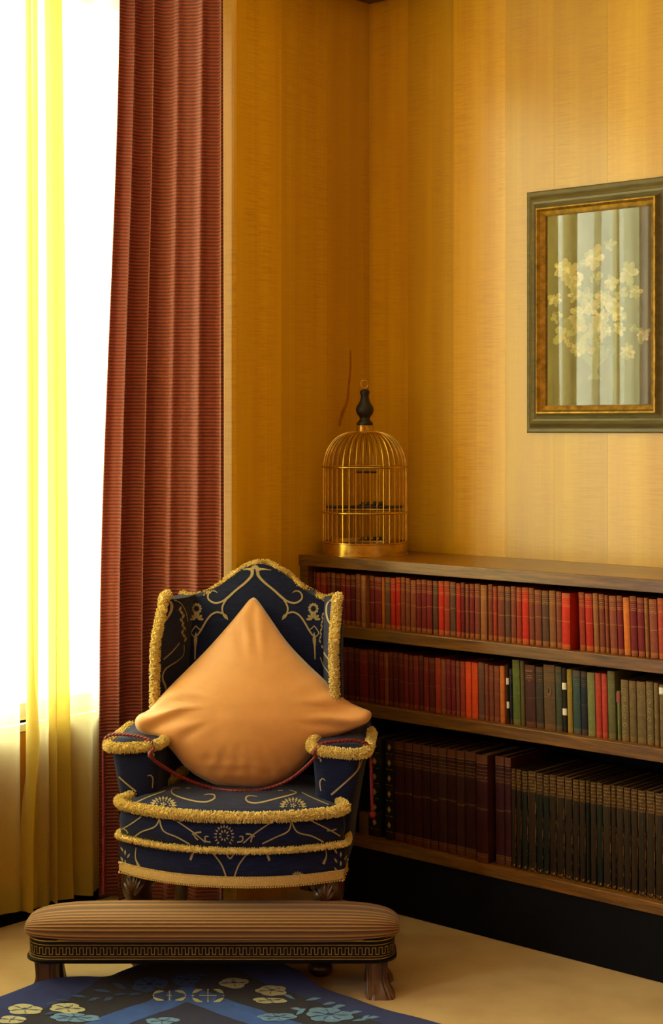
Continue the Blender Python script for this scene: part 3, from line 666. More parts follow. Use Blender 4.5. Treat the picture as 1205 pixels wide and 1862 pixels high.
# seat base ("rail")
def plan(w, yo, wb=.26, yb=.54, nfront=28):
    fr = [(x, bow(x) + yo) for x in plan_front(w, nfront)]
    return fr + [(w, fr[-1][1] + .05), (wb, yb), (-wb, yb), (-w, fr[0][1] + .05)]
sb = B().rings([[(x, y, z) for x, y in plan(.312 + dw, .012 - dw * .6)] for z, dw in ((.265, -.006), (.272, 0), (.30, .006), (.348, .004), (.362, -.004))])
SB = sb.obj('seat_rail_upholstery', 'chenille', ch)
# seat cushion, T shaped
def tplan(w, yo, k=0.0):
    fr = [(x, bow(x) + yo) for x in plan_front(w, 28)]
    ye = fr[-1][1]
    return fr + [(w + .004, ye + .025), (.262 - k, .27), (.222 - k, .36), (.212 - k, .44), (.205 - k, .52), (-.205 + k, .52), (-.212 + k, .44), (-.222 + k, .36), (-.262 + k, .27), (-w - .004, ye + .025)]
cu = [(.363, -.012, .012, .0), (.370, 0, .002, 0), (.41, .006, -.006, 0), (.448, 0, .0, 0), (.458, -.012, .012, .01), (.470, -.05, .05, .04), (.476, -.11, .12, .09), (.480, -.2, .24, .15)]
rs = []
for z, dw, yo, k in cu:
    pl = tplan(.308 + dw, yo, k); cy = .33
    rs.append([(x, y, z) for x, y in pl])
SC = B().rings(rs).obj('seat_cushion', 'chenille', ch)
# arms
def arm(s):
    rs = []
    zl = [(.265, .308, .222, .19), (.33, .314, .224, .18), (.42, .328, .226, .172), (.50, .343, .224, .168), (.56, .354, .220, .166), (.595, .360, .216, .166), (.612, .358, .218, .170), (.620, .345, .230, .184)]
    for z, xo, xi, yf in zl:
        yb = .56; r = .035; ring = []
        for cx_, cy_, a0 in ((xo - r, yf + r, -90), (xo - .01 - r, yb - r, 0), (xi + r, yb - r, 90), (xi + r, yf + r, 180)):
            for q in range(5):
                a = R(a0 + q * 22.5); ring.append((s * (cx_ + r * math.cos(a)), cy_ + r * math.sin(a), z + (.02 * sstep((cy_ - .3) / .4) if z > .55 else 0)))
        rs.append(ring if s > 0 else ring[::-1])
    return B().rings(rs).obj('arm', 'chenille', ch)
AR = [arm(-1), arm(1)]
# back with crested top
def yb_(z): return .485 + (z - .45) * .165
def ztop(x): 
    ax = abs(x); return .982 + .104 * (.5 * (1 + math.cos(math.pi * min(1, ax / .21)))) + (.01 * sstep((ax - .2) / .06))
bk = B(); NX, NZ = 40, 24; fr = []; bkk = []
for j in range(NZ + 1):
    f = []; g = []
    for i in range(NX + 1):
        x = lerp(-.25, .25, i / NX); z = lerp(.40, ztop(x), j / NZ); e = (j / NZ) ** 10 * .02
        pad = .014 * (1 - (x / .25) ** 2) + .012 * math.sin(math.pi * min(1, (z - .4) / .62))
        f.append((x, yb_(z) - pad + e, z - 0)); g.append((x * .88, yb_(z) + .050 - e, z))
    fr.append(f); bkk.append(g)
rings_ = [fr[j] + bkk[j][::-1] for j in range(NZ + 1)]
BK = bk.rings(rings_).obj('backrest', 'chenille', ch)
# wings
def wing(s):
    rs = []; N = 18
    for j in range(N + 1):
        z = lerp(.60, .994, j / N); t = j / N
        yf = .350 + .02 * math.sin(t * 3.1) * -1 + .075 * sstep((t - .62) / .38) ** 1.3; xf = .252 - .008 * t
        yb = yb_(z) + .035; xb = .200 + .010 * (1 - t)
        zt = z if j < N else z - .004; th = .034 if j < N else .028
        n = Vector((yb - yf, -(xf - xb) * -1, 0)).normalized()          # outward
        ring = []
        for k in range(9): 
            u = k / 8; px_ = lerp(xb, xf, u) - .012 * math.sin(math.pi * u); ring.append((s * px_, lerp(yb, yf, u), zt))
        for k in range(5):
            a = math.pi * k / 4; ring.append((s * (xf + th / 2 - th / 2 * math.cos(a)), yf - .014 * math.sin(a), zt))
        for k in range(8, -1, -1):
            u = k / 8; ring.append((s * (lerp(xb + .02, xf, u) + th), lerp(yb, yf, u), zt))
        rs.append(ring if s > 0 else ring[::-1])
    return B().rings(rs).obj('wing', 'chenille', ch)
WG = [wing(-1), wing(1)]
# gimp braid along the bottom
def frontpath(w, yo, z, n=40): return [Vector((x, bow(x) + yo, z)) for x in plan_front(w, n)]
gp = B(); path = [Vector((-.314, .22, .279))] + frontpath(.315, .003, .279, 48) + [Vector((.314, .22, .279))]
rs = [[p + Vector((0, -.0005, -.013)), p + Vector((0, -.005, -.011)), p + Vector((0, -.006, 0)), p + Vector((0, -.005, .011)), p + Vector((0, -.0005, .013)), p + Vector((0, .004, .013)), p + Vector((0, .004, -.013))] for p in path]
gp.rings(rs).obj('gimp_braid', 'gimp', ch)
gd = B(); fine = spline(path, 4)
acc = 0
for i in range(1, len(fine)):
    acc += (fine[i] - fine[i - 1]).length
    if acc > .0065:
        acc = 0; p = fine[i]
        for dz in (-.0145, .0125): gd.lathe([(0, -.0032), (.003, -.001), (.003, .001), (0, .0032)], 6, (p.x, p.y - .003, p.z + dz))
gd.obj('braid_beading', 'gimp', ch, kind='stuff')
# cut fringe
def fringe(pts, rad, name='fringe', seg=6, dens=5200, closed=False, seed=0):
    rnd = random.Random(seed); P = spline(pts, seg, closed); b = B(); b.tube(P, rad * .62, 8, True, 0, closed)
    L = [(P[i + 1] - P[i]) for i in range(len(P) - 1)]
    for i, dv in enumerate(L):
        t = dv.normalized(); a = t.cross(UP)
        if a.length < .05: a = t.cross(Vector((1, 0, 0)))
        a.normalize(); c = a.cross(t); n = max(1, int(dens * dv.length * rad / .014))
        for _ in range(n):
            q = P[i] + dv * rnd.random(); th = rnd.uniform(0, 6.283); d = (a * math.cos(th) + c * math.sin(th) + t * rnd.uniform(-.45, .45)).normalized()
            l = rad * rnd.uniform(.85, 1.12); w = rad * .12; e = d.cross(t).normalized() if d.cross(t).length > .1 else a; f = d.cross(e)
            s0 = q + d * rad * .4; s1 = q + d * l
            b.add([s0 + e * w * .6, s0 - e * w * .6, s0 + f * w * .8, s1 + e * w, s1 - e * w, s1 + f * w * .9], [(0, 1, 4, 3), (1, 2, 5, 4), (2, 0, 3, 5), (3, 4, 5)])
    return b.obj(name, 'fringe', ch, False)
cf = [(-.208, .46, .474), (-.220, .37, .472), (-.262, .275, .470), (-.302, .16, .462)] + [(-.319, .128, .460), (-.302, .092, .457)] + [(x, bow(x) - .010, .456) for x in plan_front(.275, 10)] + [(.302, .092, .457), (.319, .128, .460), (.302, .16, .462), (.262, .275, .470), (.220, .37, .472), (.208, .46, .474)]
fringe(cf, .0165, seed=1)
fringe([(-.314, .22, .364), (-.324, .135, .364)] + [(x, bow(x) - .004, .364) for x in plan_front(.305, 10)] + [(.324, .135, .364), (.314, .22, .364)], .0105, seed=2)
for s in (-1, 1):
    fringe([(s * .224, .42, .626), (s * .220, .30, .622), (s * .212, .21, .612), (s * .235, .165, .607), (s * .30, .156, .602), (s * .340, .160, .600), (s * .367, .185, .600), (s * .369, .26, .604), (s * .361, .42, .612)], .0165, seed=3 + s)
    wp = []
    for t in (0, .15, .3, .5, .7, .85, .96, 1.0):
        z = lerp(.615, .997, t); yf = .350 - .02 * math.sin(t * 3.1) + .075 * sstep((t - .62) / .38) ** 1.3 - .014; xf = .252 - .008 * t + .015
        wp.append((s * xf, yf, z))
    wp.append((s * .258, .46, 1.002))
    fringe(wp, .0165, seed=6 + s)
fringe([(x, yb_(ztop(x)) + .028 + .012 * math.sin(x * 90), ztop(x) + .000) for x in [lerp(-.245, .245, i / 24) for i in range(25)]], .0135, seed=9)
# carved legs
def cab(s):
    pts = [Vector((s * .245, .17, .280)), Vector((s * .264, .142, .250)), Vector((s * .270, .130, .218)), Vector((s * .256, .138, .16)), Vector((s * .243, .142, .10)), Vector((s * .243, .136, .055)), Vector((s * .250, .122, .030))]
    rad = [.046, .050, .042, .030, .022, .021, .027]
    P = spline(pts, 5); n = len(P)
    def rf(t):
        q = t * (len(rad) - 1); i = min(int(q), len(rad) - 2); return lerp(rad[i], rad[i + 1], q - i)
    lg = B().tube(P, rf, 16).obj('front_leg', 'darkwood', ch)
    fb = B().lathe([(0, 0), (.024, 0), (.033, .010), (.034, .022), (.028, .034), (.016, .042), (0, .044)], 20, (s * .250, .120, 0)).obj('ball_foot', 'darkwood', lg)
    sh = B()
    for k in range(7):
        a = R(-54 + 18 * k); base = Vector((s * .266, .090, .208)); tip = base + Vector((math.sin(a) * .034, -.004, math.cos(a) * .050 + .004)); mid = (base + tip) / 2 + Vector((0, -.010, 0))
        sh.tube(spline([base, mid, tip], 4), lambda t: .0035 + .0035 * math.sin(math.pi * min(1, t * 1.1)), 6)
    sh.obj('shell_carving', 'darkwood', lg)
for s in (-1, 1):
    cab(s)
    B().tube(spline([(s * .225, .49, .262), (s * .228, .51, .15), (s * .238, .55, .0)], 6), lambda t: lerp(.026, .018, t), 10).obj('back_leg', 'darkwood', ch)

# woven gold pattern: flat ribbons laid on the cloth
bpy.context.view_layer.update()
def bvh_of(objs):
    vs, fs = [], []
    for o in objs:
        m = o.matrix_world; b = len(vs); vs += [m @ v.co for v in o.data.vertices]; fs += [tuple(i + b for i in p.vertices) for p in o.data.polygons]
    return BVHTree.FromPolygons(vs, fs)
FAB = [SB, SC, BK] + AR + WG
for o in FAB: o.parent = ch
bpy.context.view_layer.update()
TREE = bvh_of(FAB); INV = MC.inverted()
def hit(px, py, tree=TREE, off=.0011, inv=INV):
    d = ray(px, py).normalized(); loc, nrm, idx, dist = tree.ray_cast(CAM, d)
    if loc is None: return None
    if nrm.dot(d) > 0: nrm = -nrm
    p = loc + nrm * off
    return inv @ p if inv else p
def ribbon(b, pts, w, n=6, tree=TREE, inv=INV, off=.0011, mi=0, jump=.07, wk=1.05):
    ws = w if isinstance(w, (list, tuple)) else [w] * len(pts)
    P = spline([(p[0], p[1], ws[i]) for i, p in enumerate(pts)], n); prev = None; last = None
    for i, p in enumerate(P):
        t = P[min(i + 1, len(P) - 1)] - P[max(i - 1, 0)]; t.z = 0
        if t.length < 1e-6: continue
        t.normalize(); q = max(.3, p.z) / 2 * wk
        a = hit(p.x - t.y * q, p.y + t.x * q, tree, off, inv); c = hit(p.x + t.y * q, p.y - t.x * q, tree, off, inv)
        if a is None or c is None or (a - c).length > .06 or (last and (a - last[0]).length > jump): last = None; continue
        if last: b.add([last[0], last[1], c, a], [(0, 1, 2, 3)], mi)
        last = (a, c)
def blob(b, cx, cy, rx, ry, n=8, mi=0, rot=0, **k):
    ribbon(b, [(cx - rx * math.cos(rot), cy - rx * math.sin(rot)), (cx, cy), (cx + rx * math.cos(rot), cy + rx * math.sin(rot))], [.4, ry * 2, .4], n, mi=mi, **k)
def flower(b, cx, cy, rx, ry, n=10, inner=.45, w=3.2, a0=0, span=2 * math.pi, **k):
    for i in range(n):
        a = a0 + span * i / (n if span > 6.2 else n - 1); c, s = math.cos(a), math.sin(a)
        ribbon(b, [(cx + c * rx * inner, cy + s * ry * inner), (cx + c * rx * .75, cy + s * ry * .75), (cx + c * rx, cy + s * ry)], [1.2, w, .4], 3, **k)
def mirror(pts, cx): return [(2 * cx - x, y) for x, y in pts]
sc = B()
sw = 3.2
Aa = [(458.4, 1036.8), (457.6, 1046.3), (446.6, 1058.9), (429.3, 1073), (413.5, 1087.3), (404, 1093.6), (391.4, 1096.7), (380.4, 1091.2), (378, 1083.3), (382.7, 1076.2), (389.8, 1074.6), (395.4, 1078.1)]
Ab = [(413.5, 1087.3), (407.2, 1096.7), (404, 1106.2), (405.6, 1115.6), (410, 1121), (414.3, 1127)]
Ac = [(404.8, 1115.3), (394.6, 1113.3), (385.1, 1117.2), (377.2, 1125.9), (370.9, 1136.1), (364.6, 1147.2), (358.3, 1155.8)]
Ad = [(462, 1031), (456, 1035), (448, 1035), (434, 1036.8)]
Ae = [(356, 1150), (355.7, 1163), (355, 1177), (354.4, 1199)]
for f in (lambda p: p, lambda p: mirror(p, 463.5)):
    ribbon(sc, f(Aa), [6, 5, 4, 3.6, 4, 3.2, 3.2, 3, 2.6, 2.2, 2, 1], 5); ribbon(sc, f(Ab), [3, 3, 3, 3, 6, 1], 5); ribbon(sc, f(Ac), 3, 5); ribbon(sc, f(Ad), [7, 5, 3, 1], 5); ribbon(sc, f(Ae), [1, 6, 3, 2], 4)
    c = f([(357.5, 1107)])[0]; flower(sc, c[0], c[1], 10, 11, 11, .45, 4.5); flower(sc, c[0], c[1] + 20, 13, 13, 6, .2, 4.5, math.pi + .1, math.pi - .2)
    ribbon(sc, f([(356, 1138), (361, 1143), (366, 1146)]), 1.8, 4); ribbon(sc, f([(356, 1138), (350, 1146), (348, 1152), (353, 1158)]), 1.8, 4)
ribbon(sc, [(467, 1021), (465.5, 1026), (463.5, 1032)], [2.5, 3, 8], 4); ribbon(sc, [(466, 1030), (467.5, 1038), (470, 1044)], [3, 5, 4], 4)
# wings
ribbon(sc, [(302, 1093), (309.4, 1095), (311.8, 1104.6), (307.8, 1117), (297.6, 1132)], [2, 4, 5, 4, 3]); ribbon(sc, [(316, 1091), (328, 1097), (337, 1112), (341, 1130)], 1.2)
for i in range(9): blob(sc, 327 + 2 * (i % 3) + i * .7, 1107 + i * 7, 5, 2.2, rot=1.0 if i % 2 else 2.0)
ribbon(sc, [(326, 1169), (312.6, 1185), (296.8, 1199)], 2); ribbon(sc, [(334, 1172), (333, 1190), (322, 1202), (301, 1216), (295, 1232), (300, 1247), (301, 1254)], [1.5, 1.5, 2, 2.2, 2.4, 4, 2])
ribbon(sc, [(603.5, 1089.7), (595.2, 1098), (593.5, 1113), (597.7, 1129.5), (609.3, 1143.6)], [1.5, 2.5, 3, 3, 2.5]); ribbon(sc, [(584.4, 1173.5), (592.7, 1192.6), (607.6, 1208.3)], 2.4); ribbon(sc, [(582, 1195), (587, 1208), (600, 1226)], 1.8)
for i in range(8): blob(sc, 587 - i * .8, 1117 + i * 7, 4, 1.6, rot=1.2 if i % 2 else 1.9)
# seat top
ribbon(sc, [(346, 1433.6), (338, 1433.4)], 1.6); ribbon(sc, [(327.4, 1433.2), (314, 1434.5), (313.4, 1443.5), (331.4, 1451.5), (355.3, 1457.5), (375.2, 1458.5), (389.1, 1452.5), (389.1, 1446), (379.2, 1444.5), (371.2, 1445.9)], [1.2, 2, 2.4, 2.4, 2.6, 2.6, 2.6, 2.4, 1.6, 1])
ribbon(sc, [(467.4, 1449), (453.4, 1447.3), (446.5, 1452), (452.3, 1459), (469.7, 1460.3), (504.6, 1452), (534.8, 1443.8), (537, 1440.4), (525.5, 1437.3)], [1, 1.8, 2.6, 2.6, 2.6, 2.4, 2.2, 1.8, 1]); ribbon(sc, [(505, 1438), (514, 1437.6)], 1.4)
ribbon(sc, [(300.5, 1438.5), (269.6, 1449.5), (241.7, 1462.4)], 1.7); ribbon(sc, [(548.7, 1441.5), (567.3, 1450.8), (597.5, 1463.6)], 1.7)
for cx, cy in ((296.5, 1465), (532.5, 1467)):
    flower(sc, cx, cy, 25, 17, 11, .62, 4, math.pi, math.pi); flower(sc, cx, cy, 15, 11, 9, .75, 2, math.pi, math.pi); flower(sc, cx, cy - 2, 6, 4.5, 5, .2, 2.2)
# cushion band
for P_, w in (([(289.7, 1489), (282, 1503), (257.3, 1512.4), (242, 1524)], 2.4), ([(290, 1489), (297.3, 1510.5), (322, 1522), (345, 1535)], 2.4), ([(322, 1493), (352.7, 1514.4), (373.7, 1531.5)], 2.2), ([(257, 1485), (240, 1497), (221, 1508)], 2), ([(529, 1491), (524.4, 1510.5), (501.5, 1522), (476.7, 1534)], 2.4), ([(529, 1491), (539.7, 1512.4), (566.4, 1520), (588, 1531)], 2.4),
              ([(490, 1497), (459.5, 1518), (442.4, 1533)], 2.2), ([(562.6, 1491), (598.9, 1509), (618, 1520)], 2.2), ([(349, 1517), (357, 1514), (366, 1513)], 2.6), ([(352, 1514), (355, 1522), (360, 1527)], 2.4), ([(463, 1521), (455, 1517), (447, 1516)], 2.6), ([(460, 1517), (457, 1526), (456, 1531)], 2.4), ([(594, 1510), (603, 1510), (611, 1507)], 2.4), ([(223, 1506), (230, 1510), (233, 1516)], 2)): ribbon(sc, P_, w, 5)
flower(sc, 407.5, 1520, 19, 21, 15, .72, 3.2, math.pi * .75, math.pi * 1.5); flower(sc, 407.5, 1519, 10, 11, 9, .5, 2.6); 
for s in (-1, 1): ribbon(sc, [(407 + s * 24, 1531), (407 + s * 33, 1529), (407 + s * 34, 1521), (407 + s * 28, 1521)], [2.5, 2.5, 2.2, 2.2], 4)
# lower rail
for P_, w in (([(408, 1546), (418.3, 1561), (428, 1546)], [2.4, 2.6, 2.4]), ([(386, 1550), (402.3, 1571.6), (411, 1594)], 2.4), ([(451, 1550), (434.7, 1571.6), (426, 1594)], 2.4), ([(352.7, 1548), (349, 1556), (346.2, 1564)], [1.4, 4, 3.5]), ([(483, 1548), (487, 1557), (489.5, 1565)], [1.4, 4, 3.5]), ([(247.7, 1541), (246.6, 1560), (253.4, 1576)], [1.6, 2, 5]), ([(591, 1544), (593, 1556), (587.4, 1571)], [1.4, 2, 5])): ribbon(sc, P_, w, 5)
for i in range(7): blob(sc, 610 + 9 * (i % 3), 1548 + i * 5.5, 5, 1.8, rot=1.1 + .5 * (i % 3)); 
for i in range(6): blob(sc, 222 + 6 * (i % 3), 1544 + i * 6, 5, 1.6, rot=1.1 + .5 * (i % 3))
flower(sc, 541, 1592, 11, 8, 7, .3, 3, math.pi, math.pi)
# arms
ribbon(sc, [(190, 1366), (202, 1393.7), (219.8, 1415.6), (247.7, 1439.5)], [7, 3, 2.4, 3]); ribbon(sc, [(267.6, 1411), (273, 1409.5), (277.6, 1415.6), (276.6, 1433)], [1, 2, 2, 1.6]); ribbon(sc, [(657.5, 1370), (651, 1397.4), (632.3, 1418.3), (602, 1445)], [7, 3, 2.6, 3.4]); ribbon(sc, [(591.7, 1419.5), (585.9, 1415.5), (581.7, 1423), (583.6, 1438)], [1, 2, 2, 1.4])
for i in range(5): blob(sc, 275 + 4 * (i % 3), 1356 + i * 4, 4, 1.6, rot=.6 + i); blob(sc, 580 + 3 * (i % 3), 1366 + i * 4, 4, 1.6, rot=.6 + i)
so = sc.obj('woven_scrollwork', 'goldcloth', ch, False)

# ================================================================== PILLOW
OUT = [(463, 1087), (472, 1096), (492, 1125), (520, 1165), (552, 1200), (590, 1236), (628, 1272), (655, 1286), (672, 1293), (675, 1303), (666, 1315), (640, 1327), (612, 1338), (585, 1352), (562, 1380), (540, 1402), (515, 1420), (490, 1431), (462, 1435), (430, 1433), (395, 1428), (365, 1415), (340, 1398), (318, 1372), (300, 1352), (283, 1340), (262, 1334), (249, 1326), (245, 1312), (252, 1300), (272, 1289), (300, 1257), (335, 1222), (370, 1187), (402, 1152), (430, 1119), (450, 1094), (457, 1088)]
def pdepth(px, py):
    t = max(0, (1430 - py) / 340); sd = (px - 462) / 212; return 4.57 + .27 * t ** 1.8 - (.075 if sd > 0 else .02) * abs(sd) ** 2.5
pol = spline([(x, y, 0) for x, y in OUT], 3, True); NA = len(pol); NR = 22; cxp, cyp = 462, 1282
import numpy as np
GX = 110; gx0, gx1, gy0, gy1 = 235, 685, 1077, 1445
def inside(x, y):
    c = False
    for k in range(NA):
        a, b2 = pol[k], pol[k - 1]
        if (a.y > y) != (b2.y > y) and x < (b2.x - a.x) * (y - a.y) / (b2.y - a.y) + a.x: c = not c
    return c
gm = np.array([[inside(lerp(gx0, gx1, i / GX), lerp(gy0, gy1, j / GX)) for i in range(GX + 1)] for j in range(GX + 1)], dtype=float)
phi = np.zeros_like(gm)
for _ in range(2600):
    phi[1:-1, 1:-1] = (phi[:-2, 1:-1] + phi[2:, 1:-1] + phi[1:-1, :-2] + phi[1:-1, 2:] + 1.0) * .25 * gm[1:-1, 1:-1]
phi = (phi / phi.max()) ** .62
def thick(px, py):
    x = (px - gx0) / (gx1 - gx0) * GX; y = (py - gy0) / (gy1 - gy0) * GX; i = max(0, min(GX - 1, int(x))); j = max(0, min(GX - 1, int(y))); fx, fy = x - i, y - j
    return (phi[j, i] * (1 - fx) + phi[j, i + 1] * fx) * (1 - fy) + (phi[j + 1, i] * (1 - fx) + phi[j + 1, i + 1] * fx) * fy
def prow(side):
    rows = []
    for j in range(NR + 1):
        r = j / NR; row = []
        for k in range(NA):
            px = lerp(cxp, pol[k].x, r); py = lerp(cyp, pol[k].y, r)
            edge = (pol[k] - Vector((cxp, cyp, 0))).length
            T = (.105 if side < 0 else .085) * (thick(px, py) if r < .999 else 0)
            a = math.atan2(py - cyp, px - cxp)
            # gathers fanning in from the corners and along the base
            wr_ = 0
            for ca, am in ((R(0), .005), (R(180), .006), (R(-90), .002), (R(62), .0022), (R(118), .0022)):
                da = (a - ca + math.pi) % (2 * math.pi) - math.pi
                wr_ += 1.5 * am * math.exp(-(da / .46) ** 2) * math.sin(da * 26 + 5 * r + 2 * noise.noise(Vector((px * .02, py * .02, 3)))) * sstep((r - .42) / .35) * (1 - sstep((r - .93) / .07))
            wr_ += .0042 * math.exp(-((py - 1398) / 22) ** 2) * math.sin(py * .34 + .9 * math.sin(px * .021) + 2.5 * noise.noise(Vector((px * .012, py * .012, 7)))) * (1 - sstep((r - .9) / .1))
            wr_ += .004 * noise.noise(Vector((px * .016, py * .03, 1.7))) * (1 - r)
            base = pdepth(px, py); p = atd(px, py, base)
            # keep the outline while swelling along the pillow's normal
            nrm = (FW * -1 + UP * .35).normalized()
            p2 = p + nrm * ((T + wr_) if side < 0 else -T * .8)
            if side < 0:                       # slide back so the swell does not shift the drawing
                p2 = p2 - UP * (T * .35 * .94) * .6
            row.append(p2)
        rows.append(row)
    return rows
fr = prow(-1); bk_ = prow(1)
pb = B().rings(fr, True, False); pb.rings(bk_, True, False)
pme = pb.mesh('throw_pillow'); bm = bmesh.new(); bm.from_mesh(pme); bmesh.ops.remove_doubles(bm, verts=bm.verts, dist=.0008); bmesh.ops.recalc_face_normals(bm, faces=bm.faces)
for f in bm.faces: f.smooth = True
for e in bm.edges: e.smooth = True
bm.to_mesh(pme); bm.free()
link('throw_pillow', pme, 'pillow', None, label='apricot orange square pillow set on its corner in the armchair', category='pillow')

# ================================================================== ROPE
def loc2w(x, y, z): return MC @ Vector((x, y, z))
rp = [loc2w(-0.389, .22, .17), loc2w(-0.388, .215, .40), loc2w(-0.387, .21, .57), loc2w(-0.383, .21, .612), loc2w(-0.358, .205, .628), loc2w(-.30, .185, .632), loc2w(-.245, .165, .625), loc2w(-.228, .148, .603)]
pil = bpy.data.objects['throw_pillow']; T2 = bvh_of(FAB + [pil])
rp += [atd(272, 1374, 4.42)]
for a, b_, cap in ((300, 1396, 4.46), (340, 1418, 4.50), (385, 1433, 4.60), (430, 1438, 4.60), (475, 1436, 4.60), (520, 1421, 4.50), (552, 1398, 4.46)):
    r_ = ray(a, b_).normalized(); h_ = T2.ray_cast(CAM, r_)
    rp.append(CAM + ray(a, b_) * min(cap, (h_[0] - CAM).dot(FW) - .006))
rp += [atd(575, 1374, 4.43)]
rp += [loc2w(.228, .150, .602), loc2w(.245, .165, .624), loc2w(.30, .185, .631), loc2w(0.343, .20, .629), loc2w(0.373, .205, .615), loc2w(0.379, .21, .575), loc2w(0.381, .215, .50), loc2w(0.383, .22, .42)]
P = spline(rp, 26); b = B(); rr = .0046; up = None
rs = []; s_ = 0
for i, p in enumerate(P):
    t = (P[min(i + 1, len(P) - 1)] - P[max(i - 1, 0)]).normalized()
    if i: s_ += (p - P[i - 1]).length
    if up is None: up = Vector((1, 0, 0))
    a = t.cross(up).normalized(); up = a.cross(t)
    rs.append([p + (a * math.cos(k * math.pi / 8) + up * math.sin(k * math.pi / 8)) * rr * (1 + .22 * math.cos(3 * (k * math.pi / 8) - s_ * 520)) for k in range(16)])
rope = B().rings(rs).obj('rope', 'rope', None, True, label='thin crimson twisted rope slung across the front of the armchair', category='rope')
kn = B().lathe([(0, -.012), (.007, -.010), (.011, -.003), (.010, .005), (.005, .010), (0, .012)], 14).obj('end_knot', 'rope', rope); kn.location = rp[-1]

# ================================================================== FOOTSTOOL
ST = CAM + FW * 4.287 + RT * -.318; ST.z = 0
stl = empty('footstool', ST, math.atan2(RT.y, RT.x), label='long low footstool with brown corded cushion and gilt key pattern rail', category='footstool')
HX, HYS = .486, .090
def rrect(hx, hy, r, n=8):
    out = []
    for cx_, cy_, a0 in ((hx - r, -hy + r, -90), (hx - r, hy - r, 0), (-hx + r, hy - r, 90), (-hx + r, -hy + r, 180)):
        for q in range(n + 1): a = R(a0 + 90 * q / n); out.append((cx_ + r * math.cos(a), cy_ + r * math.sin(a)))
    return out
rail = B().rings([[(x, y, z) for x, y in rrect(HX + d, HYS + d, .062)] for z, d in ((.094, -.006), (.094, .004), (.096, .006), (.101, .006), (.103, .001), (.104, 0), (.157, 0), (.158, -.01))]).obj('rail', 'ebony', stl)
def loopline(z, rad, d=0.0006, name='gilt_line'): return B().tube([(x, y, z) for x, y in rrect(HX + d, HYS + d, .062, 10)], rad, 6, closed=True).obj(name, 'dullgilt', stl)
loopline(.1045, .0013); loopline(.1112, .0008); loopline(.1415, .0008); loopline(.1520, .0013)
# key pattern running round the rail
per = rrect(HX + .0004, HYS + .0004, .062, 14); per.append(per[0]); L = [0]
for i in range(1, len(per)): L.append(L[-1] + math.dist(per[i], per[i - 1]))
def at(s):
    s %= L[-1]
    for i in range(1, len(L)):
        if L[i] >= s: t = (s - L[i - 1]) / max(1e-9, L[i] - L[i - 1]); return Vector((lerp(per[i - 1][0], per[i][0], t), lerp(per[i - 1][1], per[i][1], t), 0))
def out_n(s): d = at(s + .001) - at(s - .001); return Vector((d.y, -d.x, 0)).normalized()
NK = int(L[-1] / .0178); pd_ = L[-1] / NK; ky = B(); za, zb, lw = .1165, .1355, .0019
def bar_(s0, s1, z0, z1):
    m = 2; 
    pts = [lerp(s0, s1, q / m) for q in range(m + 1)]
    for u, v in zip(pts, pts[1:]):
        p, q = at(u), at(v); n1, n2 = out_n(u) * .0008, out_n(v) * .0008
        ky.add([p + n1 + UP * z0, q + n2 + UP * z0, q + n2 + UP * z1, p + n1 + UP * z1], [(0, 1, 2, 3)])
for k in range(NK):
    s0 = k * pd_
    bar_(s0, s0 + pd_ * .62, zb - lw, zb); bar_(s0, s0 + lw, za, zb); bar_(s0 + pd_ * .62 - lw, s0 + pd_ * .62, za, zb); bar_(s0 + pd_ * .62 - lw, s0 + pd_ + lw * .0, za, za + lw)
    bar_(s0 + pd_ * .24, s0 + pd_ * .24 + lw * .8, za + .003, zb - .007) if False else None
ky.obj('greek_key_inlay', 'dullgilt', stl, False)
# cushion with cording along its length
NU, NV = 84, 150; cb = B(); rs = []; uvs = []
HXc, HYc = .500, .103
for i in range(NU + 1):
    u = -1 + 2 * i / NU; xs_ = math.sin(u * math.pi / 2); 
    e = (1 - abs(xs_) ** 7.0); e = max(0, e) ** .5; ring = []
    for j in range(NV):
        a = 2 * math.pi * j / NV; ca, sa = math.cos(a), math.sin(a)
        sy = math.copysign(abs(ca) ** .62, ca); sz = math.copysign(abs(sa) ** .72, sa)
        rib = 1 + .016 * (math.sin(a * 30)) * (1 if sa > -.5 else 0)
        hz = .045 if sa > 0 else .034
        y = HYc * sy * (.35 + .65 * e if abs(xs_) < 1 else .3) * rib; z = .172 + hz * sz * (.22 + .78 * e) * rib - .004 * (1 - e)
        ring.append((HXc * xs_, y, z))
    rs.append(ring)
cb.rings(rs)
cme = cb.mesh('cushion'); uvl = cme.uv_layers.new(name='UVMap')
for lp in cme.loops:
    vi = lp.vertex_index; j = vi % NV; uvl.data[lp.index].uv = (vi // NV / NU, j / NV * 30 - .0)
for e_ in cme.edges: e_.use_edge_sharp = False
link('cushion', cme, 'cord', stl)
# fluted splayed legs
def sleg(sx, sy):
    b = B(); rs = []
    for q in range(13):
        t = q / 12; z = lerp(.096, 0, t); fl = .018 * sstep((t - .45) / .55) ** 1.2; ring = []
        cx_ = sx * (HX - .048 + fl * .5); cy_ = sy * (HYS - .034 + fl * .5); hx = .031 + fl * .55 - .004 * math.sin(t * 3.0); hy = .030 + fl * .5 - .004 * math.sin(t * 3)
        N = 64
        for k in range(N):
            a = 2 * math.pi * k / N; c, s = math.cos(a), math.sin(a); px_ = math.copysign(abs(c) ** .55, c); py_ = math.copysign(abs(s) ** .55, s)
            groove = 1 - .13 * (.5 + .5 * math.cos(a * 16)) * (1 if t < .97 else .3)
            ring.append((cx_ + hx * px_ * groove, cy_ + hy * py_ * groove, z))
        rs.append(ring)
    return b.rings(rs).obj('leg', 'stoolwood', stl)
for sx in (-1, 1):
    for sy in (-1, 1): sleg(sx, sy)

